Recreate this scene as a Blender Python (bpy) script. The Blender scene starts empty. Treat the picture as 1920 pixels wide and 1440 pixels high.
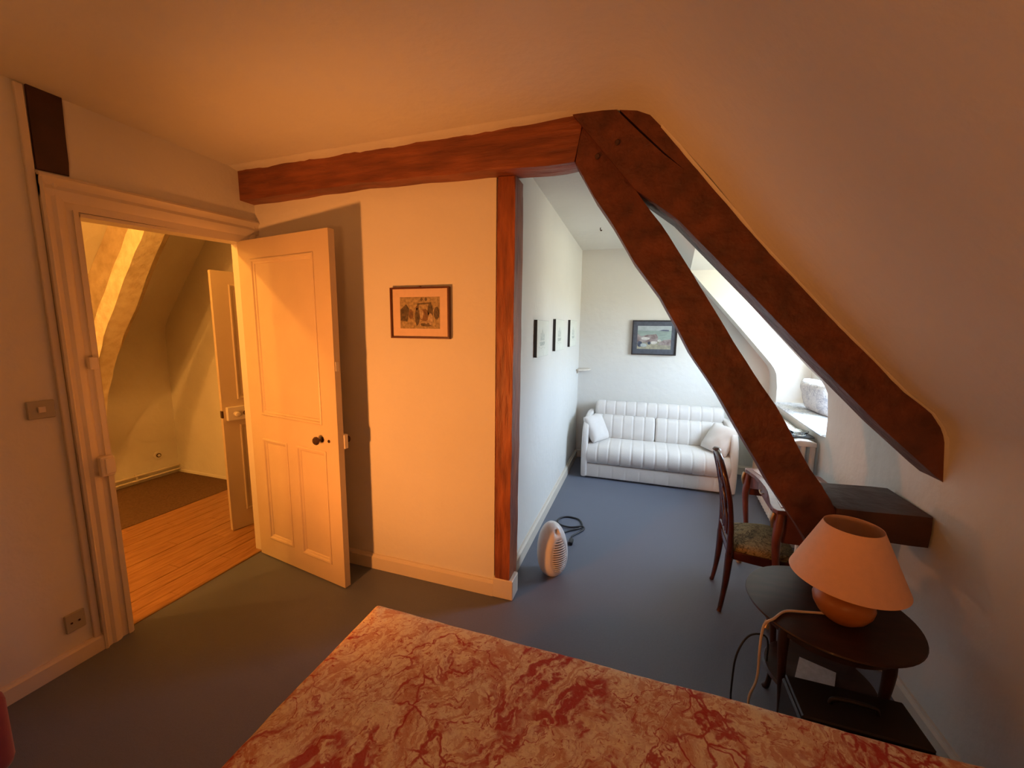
import bpy, bmesh, math, random
from mathutils import Vector, Matrix, noise
random.seed(7)
S = 1.2            # whole scene and camera height scaled up about the floor under the camera
C = bpy.context.scene.collection
SC = bpy.context.scene

# ------------------------------------------------------------------ camera
cd = bpy.data.cameras.new('camera'); cam = bpy.data.objects.new('camera', cd); C.objects.link(cam)
cd.sensor_width = 36; cd.sensor_fit = 'HORIZONTAL'; cd.lens = 36*735/1920; cd.clip_start = 0.02
Rm = Matrix(((0.950198955, -0.053581401, 0.307003223), (0.311416151, 0.125591699, -0.941937740), (0.011913287, 0.990634019, 0.136023214)))
cam.matrix_world = Matrix.Translation((0, 0, 1.45*S)) @ Rm.to_4x4()
SC.camera = cam

# ------------------------------------------------------------------ world, lights, exposure
vs = SC.view_settings
vs.view_transform = 'Standard'; vs.look = 'None'; vs.gamma = 1; vs.use_curve_mapping = False; vs.exposure = 0.0
w = bpy.data.worlds.new('overcast_sky'); SC.world = w; w.use_nodes = True
nt = w.node_tree; bg = nt.nodes['Background']
tc = nt.nodes.new('ShaderNodeTexCoord'); sx = nt.nodes.new('ShaderNodeSeparateXYZ'); rp = nt.nodes.new('ShaderNodeValToRGB')
nt.links.new(tc.outputs['Generated'], sx.inputs[0]); nt.links.new(sx.outputs['Z'], rp.inputs[0]); nt.links.new(rp.outputs[0], bg.inputs[0])
rp.color_ramp.elements[0].position = 0.0; rp.color_ramp.elements[0].color = (0.44, 0.43, 0.33, 1)
rp.color_ramp.elements[1].position = 0.12; rp.color_ramp.elements[1].color = (0.57, 0.76, 1.0, 1)
bg.inputs[1].default_value = 36.0

def light(name, kind, loc, energy, color, radius=0.05, target=None, **kw):
    d = bpy.data.lights.new(name, kind); d.energy = energy; d.color = color
    if kind != 'AREA': d.shadow_soft_size = radius*S
    o = bpy.data.objects.new(name, d); C.objects.link(o); o.location = Vector(loc)*S
    if target is not None:
        o.rotation_euler = (Vector(target)-Vector(loc)).to_track_quat('-Z', 'Y').to_euler()
    for k, v in kw.items(): setattr(d, k, v)
    return o
# window portal (guides the sky light, emits nothing itself)
p = light('window_portal', 'AREA', (1.57, 3.52, 1.46), 1, (1, 1, 1), target=(0.7, 3.52, 1.46), shape='RECTANGLE', size=1.35*S, size_y=1.10*S)
p.data.cycles.is_portal = True
# bedside reading lamp of the bedroom (outside the frame, beside the bed)
light('bedside_lamp', 'SPOT', (-1.56, 0.30, 0.87), 172, (1, .325, .066), 0.05, target=(-1.20, 1.87, 1.18), spot_size=math.radians(118), spot_blend=0.85)
# added unseen fill spot behind the camera, washing ceiling and upper slope
light('ceiling_fill', 'SPOT', (0.10, -1.10, 1.05), 62, (1, .37, .095), 0.14, target=(0.45, -0.55, 2.3), spot_size=math.radians(165), spot_blend=0.4)
# landing lamp
light('landing_lamp', 'POINT', (-2.66, 0.86, 2.13), 44, (1, .41, .065), 0.018)
light('landing_fill', 'POINT', (-3.35, -0.75, 2.15), 100, (1, .42, .075), 0.06)  # added unseen fill, lifts the far landing wall and the strut

# ------------------------------------------------------------------ materials
def mat(name, col, rough=0.6, var=0.0, vscale=6, bump=0.0, bscale=60, col2=None, metal=0.0, coat=0.0, stretch=None, spec=None, bdist=0.004, sheen=0):
    m = bpy.data.materials.new(name); m.use_nodes = True
    nt = m.node_tree; b = nt.nodes['Principled BSDF']
    b.inputs['Base Color'].default_value = (*col, 1); b.inputs['Roughness'].default_value = rough
    b.inputs['Metallic'].default_value = metal; b.inputs['Coat Weight'].default_value = coat
    if spec is not None: b.inputs['Specular IOR Level'].default_value = spec
    if sheen: b.inputs['Sheen Weight'].default_value = sheen
    if var or col2 or bump:
        tc = nt.nodes.new('ShaderNodeTexCoord'); mp = nt.nodes.new('ShaderNodeMapping')
        nt.links.new(tc.outputs['Object'], mp.inputs[0])
        if stretch: mp.inputs['Scale'].default_value = stretch
    if var or col2:
        n = nt.nodes.new('ShaderNodeTexNoise'); n.inputs['Scale'].default_value = vscale; n.inputs['Detail'].default_value = 5
        nt.links.new(mp.outputs[0], n.inputs['Vector'])
        r = nt.nodes.new('ShaderNodeValToRGB'); nt.links.new(n.outputs['Fac'], r.inputs[0])
        r.color_ramp.elements[0].position = .32; r.color_ramp.elements[1].position = .68
        c2 = col2 or tuple(c*(1-var) for c in col)
        r.color_ramp.elements[0].color = (*c2, 1); r.color_ramp.elements[1].color = (*col, 1)
        nt.links.new(r.outputs[0], b.inputs['Base Color'])
    if bump:
        n2 = nt.nodes.new('ShaderNodeTexNoise'); n2.inputs['Scale'].default_value = bscale; n2.inputs['Detail'].default_value = 4
        nt.links.new(mp.outputs[0], n2.inputs['Vector'])
        bp = nt.nodes.new('ShaderNodeBump'); bp.inputs['Strength'].default_value = bump; bp.inputs['Distance'].default_value = bdist
        nt.links.new(n2.outputs['Fac'], bp.inputs['Height']); nt.links.new(bp.outputs[0], b.inputs['Normal'])
    return m
M = {}
M['plaster'] = mat('plaster', (.72, .70, .65), .85, var=.05, vscale=1.6, bump=.35, bscale=14, bdist=.012)
M['hall_plaster'] = mat('hall_plaster', (.76, .73, .66), .8, var=.08, vscale=2.2, bump=.5, bscale=12, bdist=.015)
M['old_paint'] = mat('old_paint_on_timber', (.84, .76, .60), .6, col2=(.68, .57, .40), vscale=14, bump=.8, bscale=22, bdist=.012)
M['old_paint_darker'] = mat('darker_paint_on_timber', (.56, .46, .33), .7, col2=(.42, .32, .20), vscale=10, bump=.8, bscale=18, bdist=.012)  # darker, browner tone of the timber paint, used on the landing rafter
M['paint'] = mat('cream_gloss_paint', (.70, .63, .53), .42, var=.06, vscale=3, bump=.2, bscale=18, bdist=.006)
M['door_paint'] = mat('cream_door_paint', (.60, .48, .335), .4, var=.07, vscale=4, bump=.25, bscale=20, bdist=.005)
M['carpet'] = mat('blue_grey_carpet', (.070, .088, .145), .52, var=.18, vscale=120, bump=.5, bscale=420, bdist=.003, spec=.85, sheen=.3)
M['brown_floor'] = mat('brown_floor', (.20, .12, .075), .95, var=.3, vscale=60, bump=.9, bscale=300, bdist=.006, spec=.1)
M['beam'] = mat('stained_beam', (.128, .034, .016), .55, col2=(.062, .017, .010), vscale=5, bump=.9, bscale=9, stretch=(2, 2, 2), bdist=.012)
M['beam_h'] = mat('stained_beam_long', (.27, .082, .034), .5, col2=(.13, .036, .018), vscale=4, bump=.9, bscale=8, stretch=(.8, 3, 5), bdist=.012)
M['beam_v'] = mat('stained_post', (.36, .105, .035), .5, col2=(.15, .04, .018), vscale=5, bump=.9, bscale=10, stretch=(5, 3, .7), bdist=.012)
M['dark_beam'] = mat('dark_beam', (.065, .022, .014), .55, col2=(.035, .014, .010), vscale=6, bump=.8, bscale=12, bdist=.01)
M['floorboard'] = mat('oak_floorboard', (.42, .215, .085), .45, col2=(.27, .115, .037), vscale=7, bump=.4, bscale=14, stretch=(6, .8, 1), bdist=.005)
M['dark_wood'] = mat('polished_mahogany', (.075, .018, .012), .22, col2=(.035, .010, .008), vscale=8, stretch=(1, 4, 1), coat=.4)
M['table_wood'] = mat('dark_table_wood', (.040, .015, .011), .42, col2=(.022, .009, .007), vscale=8, stretch=(1, 4, 1), coat=.05, spec=.35)
M['desk_wood'] = mat('red_brown_desk_wood', (.20, .055, .035), .3, col2=(.12, .03, .02), vscale=9, stretch=(1, 3, 1), coat=.4)
M['leather'] = mat('desk_leather', (.42, .27, .22), .28, var=.15, vscale=20, bump=.2, bscale=150, coat=.6)
M['sofa'] = mat('cream_sofa_cloth', (.74, .70, .66), .85, var=.06, vscale=8, bump=.5, bscale=160, bdist=.003, sheen=.2)
M['white_plastic'] = mat('white_plastic', (.80, .78, .75), .35)
M['grille_dark'] = mat('dark_grey_plastic', (.26, .25, .24), .5)  # plain dark grey for the grille backing and the dial
M['black_rubber'] = mat('black_rubber', (.015, .016, .02), .45)
M['black'] = mat('black_lacquer', (.010, .007, .007), .5)
M['radiator'] = mat('white_radiator_enamel', (.74, .73, .68), .4)
M['shade'] = mat('peach_lamp_shade', (.80, .50, .34), .8, var=.05, vscale=40, bump=.2, bscale=300)
M['shade_in'] = mat('shade_lining', (.50, .42, .34), .8)
M['ceramic'] = mat('amber_wood_lamp_base', (.46, .17, .032), .35, col2=(.36, .11, .02), vscale=6)
M['brass'] = mat('old_brass', (.35, .22, .11), .35, metal=.9)
M['dark_metal'] = mat('dark_iron', (.09, .05, .035), .4, metal=.7)
M['gilt'] = mat('gilt_bronze', (.55, .38, .22), .35, metal=.9)
M['cream_cord'] = mat('cream_cord', (.62, .50, .38), .6)
M['frame_wood'] = mat('dark_red_frame', (.10, .028, .016), .4)
M['mount'] = mat('buff_mount', (.70, .53, .42), .8, var=.06, vscale=30)
M['blue_grey_frame'] = mat('blue_grey_frame', (.085, .10, .13), .5, var=.25, vscale=30)
M['black_frame'] = mat('black_frame', (.018, .018, .02), .4)
M['plate'] = mat('beige_plastic', (.40, .38, .31), .45)
M['canvas'] = mat('off_white_canvas', (.72, .73, .66), .8, var=.08, vscale=14)
M['print_paper'] = mat('aged_print_paper', (.46, .36, .20), .8, col2=(.22, .17, .10), vscale=55)
M['ink'] = mat('print_ink', (.055, .045, .035), .8, col2=(.16, .12, .075), vscale=70)
M['ink_light'] = mat('print_pale_figure', (.52, .42, .30), .8, col2=(.30, .22, .14), vscale=60)
M['sepia'] = mat('print_sepia', (.24, .13, .075), .8, col2=(.12, .08, .05), vscale=60)
M['sketch'] = mat('sketch_grey', (.36, .40, .36), .8, col2=(.62, .64, .58), vscale=60)
M['p_sky'] = mat('painting_sky', (.40, .45, .46), .7, var=.25, vscale=18)
M['p_sea'] = mat('painting_sea', (.22, .29, .27), .7, col2=(.30, .38, .34), vscale=16, stretch=(1, 1, 4))
M['p_rock'] = mat('painting_rock', (.17, .12, .12), .7, col2=(.36, .32, .31), vscale=22)
M['p_sand'] = mat('painting_sand', (.38, .36, .26), .7, col2=(.22, .21, .17), vscale=26)
M['p_dark'] = mat('painting_dark_blue', (.045, .055, .09), .7, col2=(.12, .14, .20), vscale=26)
M['p_white'] = mat('painting_foam', (.62, .60, .56), .7, var=.3, vscale=30)
M['red_cloth'] = mat('dark_red_cloth', (.20, .012, .014), .9, var=.2, vscale=20, sheen=.3)
M['paper'] = mat('pale_paper', (.55, .56, .60), .7, var=.2, vscale=60)
M['bulb'] = mat('opal_bulb', (.75, .72, .66), .3)
M['window_paint'] = mat('white_window_paint', (.80, .80, .78), .4)

def glass(name, col=(1, 1, 1), rough=0.0, ior=1.45):
    m = bpy.data.materials.new(name); m.use_nodes = True; b = m.node_tree.nodes['Principled BSDF']
    b.inputs['Base Color'].default_value = (*col, 1); b.inputs['Roughness'].default_value = rough
    b.inputs['Transmission Weight'].default_value = 1; b.inputs['IOR'].default_value = ior
    return m
M['dish_glass'] = glass('dish_glass', (.92, .96, .95), .05)
# thin window glass: mostly lets daylight straight through, with a weak mirror reflection
m = bpy.data.materials.new('window_glass'); m.use_nodes = True; n_ = m.node_tree.nodes; l_ = m.node_tree.links
n_.remove(n_['Principled BSDF'])
tr = n_.new('ShaderNodeBsdfTransparent'); gl = n_.new('ShaderNodeBsdfGlossy'); gl.inputs['Roughness'].default_value = 0.02
mx = n_.new('ShaderNodeMixShader'); mx.inputs[0].default_value = .06
l_.new(tr.outputs[0], mx.inputs[1]); l_.new(gl.outputs[0], mx.inputs[2]); l_.new(mx.outputs[0], n_['Material Output'].inputs[0])
M['glass'] = m

def toile(name, cream, mid, red, scale=1.0, rough=.8):
    """printed cotton: a pale ground with printed branches, foliage and figures"""
    m = bpy.data.materials.new(name); m.use_nodes = True; nt = m.node_tree; N = nt.nodes; L = nt.links; b = N['Principled BSDF']
    b.inputs['Roughness'].default_value = rough; b.inputs['Specular IOR Level'].default_value = .2
    tc = N.new('ShaderNodeTexCoord'); mp = N.new('ShaderNodeMapping'); mp.inputs['Scale'].default_value = (scale,)*3
    mp.inputs['Rotation'].default_value = (0, 0, .5)
    L.new(tc.outputs['Object'], mp.inputs[0])
    def nz(sc, det=4, vec=None, rough=.55, dist=0):
        n = N.new('ShaderNodeTexNoise'); n.inputs['Scale'].default_value = sc; n.inputs['Detail'].default_value = det
        n.inputs['Roughness'].default_value = rough; n.inputs['Distortion'].default_value = dist
        L.new(vec or mp.outputs[0], n.inputs['Vector']); return n
    def mth(op, a, bb, clamp=False):
        n = N.new('ShaderNodeMath'); n.operation = op; n.use_clamp = clamp
        for i, v in enumerate((a, bb)):
            if isinstance(v, (int, float)): n.inputs[i].default_value = v
            else: L.new(v, n.inputs[i])
        return n.outputs[0]
    def step(v, lo, hi):
        n = N.new('ShaderNodeMapRange'); n.interpolation_type = 'SMOOTHSTEP'; L.new(v, n.inputs[0])
        n.inputs[1].default_value = lo; n.inputs[2].default_value = hi; return n.outputs[0]
    # warp
    wn = nz(3.2, 5); va = N.new('ShaderNodeVectorMath'); va.operation = 'MULTIPLY_ADD'
    L.new(wn.outputs['Color'], va.inputs[0]); va.inputs[1].default_value = (.32,)*3; L.new(mp.outputs[0], va.inputs[2])
    warped = va.outputs[0]
    st = N.new('ShaderNodeMapping'); st.inputs['Scale'].default_value = (1.0, .38, 1); L.new(warped, st.inputs[0])
    vor = N.new('ShaderNodeTexVoronoi'); vor.feature = 'DISTANCE_TO_EDGE'; vor.inputs['Scale'].default_value = 3.1; L.new(st.outputs[0], vor.inputs['Vector'])
    thick = mth('MULTIPLY_ADD', nz(3.1, 3).outputs['Fac'], .13); thick.node.inputs[2].default_value = -.052
    branch = mth('SUBTRACT', 1, step(mth('DIVIDE', vor.outputs['Distance'], mth('MAXIMUM', thick, .004)), .45, 1.0))
    branch = mth('MULTIPLY', branch, step(nz(30, 3, dist=1).outputs['Fac'], .36, .50))
    vor2 = N.new('ShaderNodeTexVoronoi'); vor2.feature = 'DISTANCE_TO_EDGE'; vor2.inputs['Scale'].default_value = 12; L.new(warped, vor2.inputs['Vector'])
    twig = mth('MULTIPLY', mth('SUBTRACT', 1, step(vor2.outputs['Distance'], .02, .07)), step(nz(3.4, 2).outputs['Fac'], .48, .56))
    # foliage: blotches broken up by fine noise
    fol = mth('MULTIPLY', step(nz(3.4, 3, dist=.8).outputs['Fac'], .46, .58), step(nz(26, 5, dist=1.4, rough=.7).outputs['Fac'], .42, .56))
    speck = mth('MULTIPLY', step(nz(48, 4, dist=.8).outputs['Fac'], .47, .60), .42)
    hat = nz(13, 6, vec=st.outputs[0], dist=2.4, rough=.72); hatch = mth('MULTIPLY', step(hat.outputs['Fac'], .49, .56), .8)
    hat2 = nz(24, 5, vec=st.outputs[0], dist=3.0, rough=.65); hatch2 = mth('MULTIPLY', step(hat2.outputs['Fac'], .57, .62), .75)
    deep = mth('MULTIPLY', step(nz(4.6, 3, vec=st.outputs[0], dist=1.2).outputs['Fac'], .56, .63), step(nz(20, 4, vec=st.outputs[0], dist=1.5).outputs['Fac'], .38, .52))
    midf = mth('MAXIMUM', mth('MAXIMUM', fol, hatch), speck)
    redf = mth('MAXIMUM', mth('MAXIMUM', mth('MULTIPLY', branch, .85), mth('MULTIPLY', twig, .9)), mth('MAXIMUM', mth('MULTIPLY', deep, .9), hatch2))
    m1 = N.new('ShaderNodeMix'); m1.data_type = 'RGBA'; L.new(midf, m1.inputs[0]); m1.inputs[6].default_value = (*cream, 1); m1.inputs[7].default_value = (*mid, 1)
    m2 = N.new('ShaderNodeMix'); m2.data_type = 'RGBA'; L.new(redf, m2.inputs[0]); L.new(m1.outputs[2], m2.inputs[6]); m2.inputs[7].default_value = (*red, 1)
    L.new(m2.outputs[2], b.inputs['Base Color'])
    bp = N.new('ShaderNodeBump'); bp.inputs['Strength'].default_value = .7; bp.inputs['Distance'].default_value = .012
    L.new(nz(16, 4).outputs['Fac'], bp.inputs['Height']); L.new(bp.outputs[0], b.inputs['Normal'])
    return m
M['toile_red'] = toile('red_toile_cotton', (.82, .68, .44), (.58, .26, .145), (.40, .024, .028), 1.0)
M['toile_grey'] = toile('grey_toile_cotton', (.74, .75, .75), (.56, .57, .60), (.34, .36, .41), 2.2)
M['toile_pale'] = toile('pale_toile_cotton', (.76, .75, .73), (.56, .56, .58), (.36, .37, .42), 2.6)
M['tapestry'] = toile('floral_tapestry', (.44, .37, .21), (.20, .15, .08), (.06, .05, .035), 3.6)

# ------------------------------------------------------------------ helpers
def root_loc(o):
    v = Vector((0, 0, 0))
    while o is not None:
        v += o.location; o = o.parent
    return v
def obj(name, bm, m, parent=None, local=False, smooth=None, recalc=True):
    """links a bmesh (unscaled units, scaled up here) as ONE mesh object"""
    if recalc: bmesh.ops.recalc_face_normals(bm, faces=bm.faces)
    me = bpy.data.meshes.new(name); bm.to_mesh(me); bm.free()
    off = Vector((0, 0, 0)) if (local or parent is None) else root_loc(parent)
    me.transform(Matrix.Translation(-off) @ Matrix.Scale(S, 4))
    for mm in (m if isinstance(m, (list, tuple)) else [m]): me.materials.append(M[mm])
    if smooth:
        for p in me.polygons: p.use_smooth = True
        me.set_sharp_from_angle(angle=math.radians(smooth))
    o = bpy.data.objects.new(name, me); C.objects.link(o)
    if parent is not None: o.parent = parent
    return o
def center(o):
    """moves the origin of a top-level mesh to the middle of its base"""
    me = o.data; xs = [v.co for v in me.vertices]
    c = Vector(((min(v.x for v in xs)+max(v.x for v in xs))/2, (min(v.y for v in xs)+max(v.y for v in xs))/2, min(v.z for v in xs)))
    me.transform(Matrix.Translation(-c)); o.location = c
    return o
def tag(o, label, cat, group=None):
    o['label'] = label; o['category'] = cat
    if group: o['group'] = group
    return o
def thing(name, label, cat, loc, rotz=0, group=None):
    o = bpy.data.objects.new(name, None); C.objects.link(o); o.empty_display_size = .05
    o.location = Vector(loc)*S; o.rotation_euler = (0, 0, rotz)
    return tag(o, label, cat, group)
def struct(name, bm, m, parent=None, smooth=None, recalc=True):
    o = obj(name, bm, m, parent, smooth=smooth, recalc=recalc)
    if parent is None: o['kind'] = 'structure'
    return o
def B(): return bmesh.new()
def box(bm, x0, x1, y0, y1, z0, z1, bev=0, seg=1, mi=0):
    vs_ = [bm.verts.new((x, y, z)) for x in (x0, x1) for y in (y0, y1) for z in (z0, z1)]
    fs = [bm.faces.new([vs_[i] for i in q]) for q in ((0, 1, 3, 2), (4, 6, 7, 5), (0, 4, 5, 1), (2, 3, 7, 6), (0, 2, 6, 4), (1, 5, 7, 3))]
    for f in fs: f.material_index = mi
    if bev:
        es = list({e for f in fs for e in f.edges})
        bmesh.ops.bevel(bm, geom=es, offset=bev, segments=seg, affect='EDGES', profile=.5)
    return bm
def poly(bm, pts, mi=0):
    f = bm.faces.new([bm.verts.new(p) for p in pts]); f.material_index = mi; return f
def prism(bm, pts, f3, a, b, bev=0, mi=0):
    """2d outline extruded between a and b; f3(u, v, t) -> xyz"""
    A = [bm.verts.new(f3(u, v, a)) for u, v in pts]; Bv = [bm.verts.new(f3(u, v, b)) for u, v in pts]
    n = len(pts); fs = [bm.faces.new(A), bm.faces.new(Bv[::-1])]
    for i in range(n): fs.append(bm.faces.new((A[i], Bv[i], Bv[(i+1) % n], A[(i+1) % n])))
    for f in fs: f.material_index = mi
    if bev:
        es = list(fs[0].edges)+list(fs[1].edges)
        bmesh.ops.bevel(bm, geom=es, offset=bev, segments=2, affect='EDGES', profile=.5)
    return bm
XZ = lambda u, v, t: (u, t, v)
YZ = lambda u, v, t: (t, u, v)
XY = lambda u, v, t: (u, v, t)
def loft(bm, rings, cap=True, closed=True, mi=0):
    R_ = [[bm.verts.new(p) for p in r] for r in rings]; n = len(R_[0])
    for a, b in zip(R_, R_[1:]):
        for i in range(n if closed else n-1):
            f = bm.faces.new((a[i], a[(i+1) % n], b[(i+1) % n], b[i])); f.material_index = mi
    if cap:
        for r in (R_[0], R_[-1]):
            try: bm.faces.new(r).material_index = mi
            except ValueError: pass
    return R_
def catmull(pts, k=6):
    pts = [Vector(p) for p in pts]; out = []
    P = [2*pts[0]-pts[1]]+pts+[2*pts[-1]-pts[-2]]
    for i in range(1, len(P)-2):
        for j in range(k):
            t = j/k; a, b, c, d = P[i-1], P[i], P[i+1], P[i+2]
            out.append(.5*((2*b)+(c-a)*t+(2*a-5*b+4*c-d)*t*t+(3*b-a-3*c+d)*t**3))
    out.append(pts[-1]); return out
def tube(bm, pts, r, seg=8, sm=6, mi=0, flat=1.0):
    """round bar along a smooth path; r a number or one radius per given point"""
    n0 = len(pts); P = catmull(pts, sm) if sm else [Vector(p) for p in pts]
    def rad(i):
        if isinstance(r, (int, float)): return r
        t = i/(len(P)-1)*(n0-1); k = min(int(t), n0-2); return r[k]+(r[k+1]-r[k])*(t-k)
    rings = []; up = None
    for i, p in enumerate(P):
        d = (P[min(i+1, len(P)-1)]-P[max(i-1, 0)]).normalized()
        if up is None: up = d.orthogonal().normalized()
        up = (up-up.dot(d)*d)
        up = up.normalized() if up.length > 1e-5 else d.orthogonal().normalized()
        sd = d.cross(up); rr = rad(i)
        rings.append([p+(up*math.cos(a)*flat+sd*math.sin(a))*rr for a in (2*math.pi*j/seg for j in range(seg))])
    loft(bm, rings, mi=mi); return bm
def lathe(bm, prof, c, seg=32, mi=0, sq=1.0):
    rings = [[(c[0]+r*math.cos(2*math.pi*j/seg), c[1]+sq*r*math.sin(2*math.pi*j/seg), c[2]+z) for j in range(seg)] for r, z in prof]
    loft(bm, rings, mi=mi); return bm
def wob(p, amp, fr=3.0, seed=0.0):
    v = noise.noise_vector(Vector((p[0]*fr+seed, p[1]*fr, p[2]*fr))); return Vector(p)+v*amp
def grid_cushion(bm, sx, sy, sz, n=14, M4=None, power=4.0, crease=0.0, seed=0, mi=0):
    """pillow: superellipse outline, puffed in the middle"""
    T = M4 or Matrix()
    def pt(u, v, s):
        k = max(0, (1-abs(u)**power))*max(0, (1-abs(v)**power))
        pin = 1-.10*(1-abs(u))*abs(v)**3; pin2 = 1-.10*(1-abs(v))*abs(u)**3
        h = sz/2*(k**.42)*(1+crease*noise.noise(Vector((u*2.4+seed, v*2.4, s))))
        return T @ Vector((sx/2*u*pin, sy/2*v*pin2, s*h))
    us = [math.sin(math.pi/2*(2*i/n-1)) for i in range(n+1)]
    top = [[bm.verts.new(pt(u, v, 1)) for v in us] for u in us]
    bot = [[top[i][j] if i in (0, n) or j in (0, n) else bm.verts.new(pt(us[i], us[j], -1)) for j in range(n+1)] for i in range(n+1)]
    for g, fl in ((top, 0), (bot, 1)):
        for i in range(n):
            for j in range(n):
                q = (g[i][j], g[i+1][j], g[i+1][j+1], g[i][j+1]); f = bm.faces.new(q[::-1] if fl else q); f.material_index = mi
    return bm
def channel(bm, prof, x0, x1, nch, depth=.012, endr=.03, mi=0, skip=()):
    """upholstered roll extruded along x with sewn channels; prof is a closed (y, z) loop"""
    cy = sum(p[0] for p in prof)/len(prof); cz = sum(p[1] for p in prof)/len(prof)
    Lx = x1-x0; xs = set()
    for k in range(7): t = endr*(1-math.cos(math.pi/2*k/6)); xs.add(round(x0+t, 5)); xs.add(round(x1-t, 5))
    seams = [x0+Lx*(k+1)/nch for k in range(nch-1)]
    for s in seams:
        for dx in (-.02, -.011, -.005, 0, .005, .011, .02): xs.add(round(s+dx, 5))
    rings = []
    for x in sorted(xs):
        e = min(x-x0, x1-x); ins = 0
        if e < endr: ins = endr*(1-math.sqrt(max(0, 1-(1-e/endr)**2)))
        for s in seams: ins += depth*math.exp(-((x-s)/.007)**2)
        ring = []
        for y, z in prof:
            d = math.hypot(y-cy, z-cz); k = max(.15, 1-ins/d) if d > 1e-6 else 1
            ring.append((x, cy+(y-cy)*k, cz+(z-cz)*k))
        rings.append(ring)
    loft(bm, rings, mi=mi); return bm
def rrect(y0, y1, z0, z1, r, k=4):
    out = []
    for cx_, cz_, a0 in ((y1-r, z1-r, 0), (y0+r, z1-r, 90), (y0+r, z0+r, 180), (y1-r, z0+r, 270)):
        for i in range(k+1):
            a = math.radians(a0+90*i/k); out.append((cx_+r*math.cos(a), cz_+r*math.sin(a)))
    return out
def timber(bm, outline, y0, y1, bev=.008, rough=.004, step=.05, seed=0, f3=XZ):
    """hewn beam: outline in a vertical plane, edges broken up and slightly uneven"""
    pts = []
    n = len(outline)
    for i in range(n):
        a = Vector(outline[i]); b = Vector(outline[(i+1) % n]); k = max(1, int((b-a).length/step))
        for j in range(k):
            q = a+(b-a)*j/k
            v = noise.noise_vector(Vector((q.x*7+seed, q.y*7, seed)))
            pts.append((q.x+v.x*rough, q.y+v.y*rough))
    prism(bm, pts, f3, y0, y1, bev=bev)
    return bm

# ------------------------------------------------------------------ STRUCTURE
ZC = 2.345
# profile of the roof slope (x, z): bedroom at the truss, alcove at its far end, and near the camera's back
P0 = [(-.36, 2.350), (-.20, 2.346), (-.148, 2.341), (-.064, 2.325), (-.014, 2.302), (.031, 2.253), (.147, 2.119), (.225, 2.029), (.391, 1.817), (.552, 1.637), (.673, 1.502), (.915, 1.246), (.997, 1.176), (1.028, 1.130), (1.046, 1.087), (1.060, .93), (1.062, .805), (1.062, .02), (1.062, -.03)]
P1 = [(-.20, 2.320), (-.02, 2.318), (.05, 2.316), (.11, 2.310), (.165, 2.298), (.215, 2.266), (.325, 2.150), (.430, 2.029), (.616, 1.815), (.771, 1.637), (.889, 1.502), (1.105, 1.246), (1.160, 1.176), (1.192, 1.130), (1.214, 1.080), (1.230, .96), (1.232, .805), (1.232, .02), (1.232, -.03)]
PF = [(-.75, 2.345), (-.50, 2.335), (-.34, 2.315), (-.18, 2.270), (-.07, 2.215), (.03, 2.140), (.147, 2.040), (.225, 1.965), (.391, 1.790), (.552, 1.620), (.673, 1.490), (.90, 1.246), (.975, 1.155), (1.012, 1.09), (1.036, 1.02), (1.056, .90), (1.062, .805), (1.062, .02), (1.062, -.03)]
def lerp(A, Bp, t): return [(a[0]+(b[0]-a[0])*t, a[1]+(b[1]-a[1])*t) for a, b in zip(A, Bp)]
Y1 = 4.45; DN, DF = 2.88, 4.15                                # end wall, dormer opening from DN to DF
def prof_at(y):
    if y <= .3: return PF
    if y < 1.70:
        t = (y-.3)/1.4; t = t*t*(3-2*t); return lerp(PF, P0, t)
    if y <= 1.84: return P0
    return lerp(P0, P1, (y-1.84)/(Y1-1.84))
ys = [-2.2, -1.2, -.3, .3, .5, .7, .9, 1.1, 1.3, 1.5, 1.6, 1.70, 1.78, 1.84, 2.2, 2.6, 2.88, 3.2, 3.5, 3.85, DF, Y1]
bm = B(); G = [[bm.verts.new((x, y, z)) for x, z in prof_at(y)] for y in ys]
for i in range(len(ys)-1):
    for j in range(len(P0)-1):
        if 2.879 <= ys[i] < DF-.01 and 7 <= j <= 15: continue          # the dormer opening
        bm.faces.new((G[i][j], G[i+1][j], G[i+1][j+1], G[i][j+1]))
struct('wall_right', bm, 'plaster', smooth=60, recalc=False)
bm = B()
for i in range(len(ys)-1):                                    # flat ceiling up to the slope's start
    y, y2 = ys[i], ys[i+1]; x0 = -2.40 if y2 <= 1.85 else -.68
    a, b = prof_at(y)[0], prof_at(y2)[0]
    z0 = ZC-.025*max(0, (1.6-y)/3.8); z1 = ZC-.025*max(0, (1.6-y2)/3.8)
    za, zb = (a[1], b[1])
    poly(bm, [(x0, y, z0 if y < 1.84 else za), (a[0], y, za), (b[0], y2, zb), (x0, y2, z1 if y2 < 1.84 else zb)])
bmesh.ops.remove_doubles(bm, verts=bm.verts, dist=.0005)
struct('ceiling', bm, 'plaster', smooth=40)
bm = B(); box(bm, -2.285, 1.35, -2.3, 4.5, -.08, 0); struct('floor', bm, 'carpet')
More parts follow.
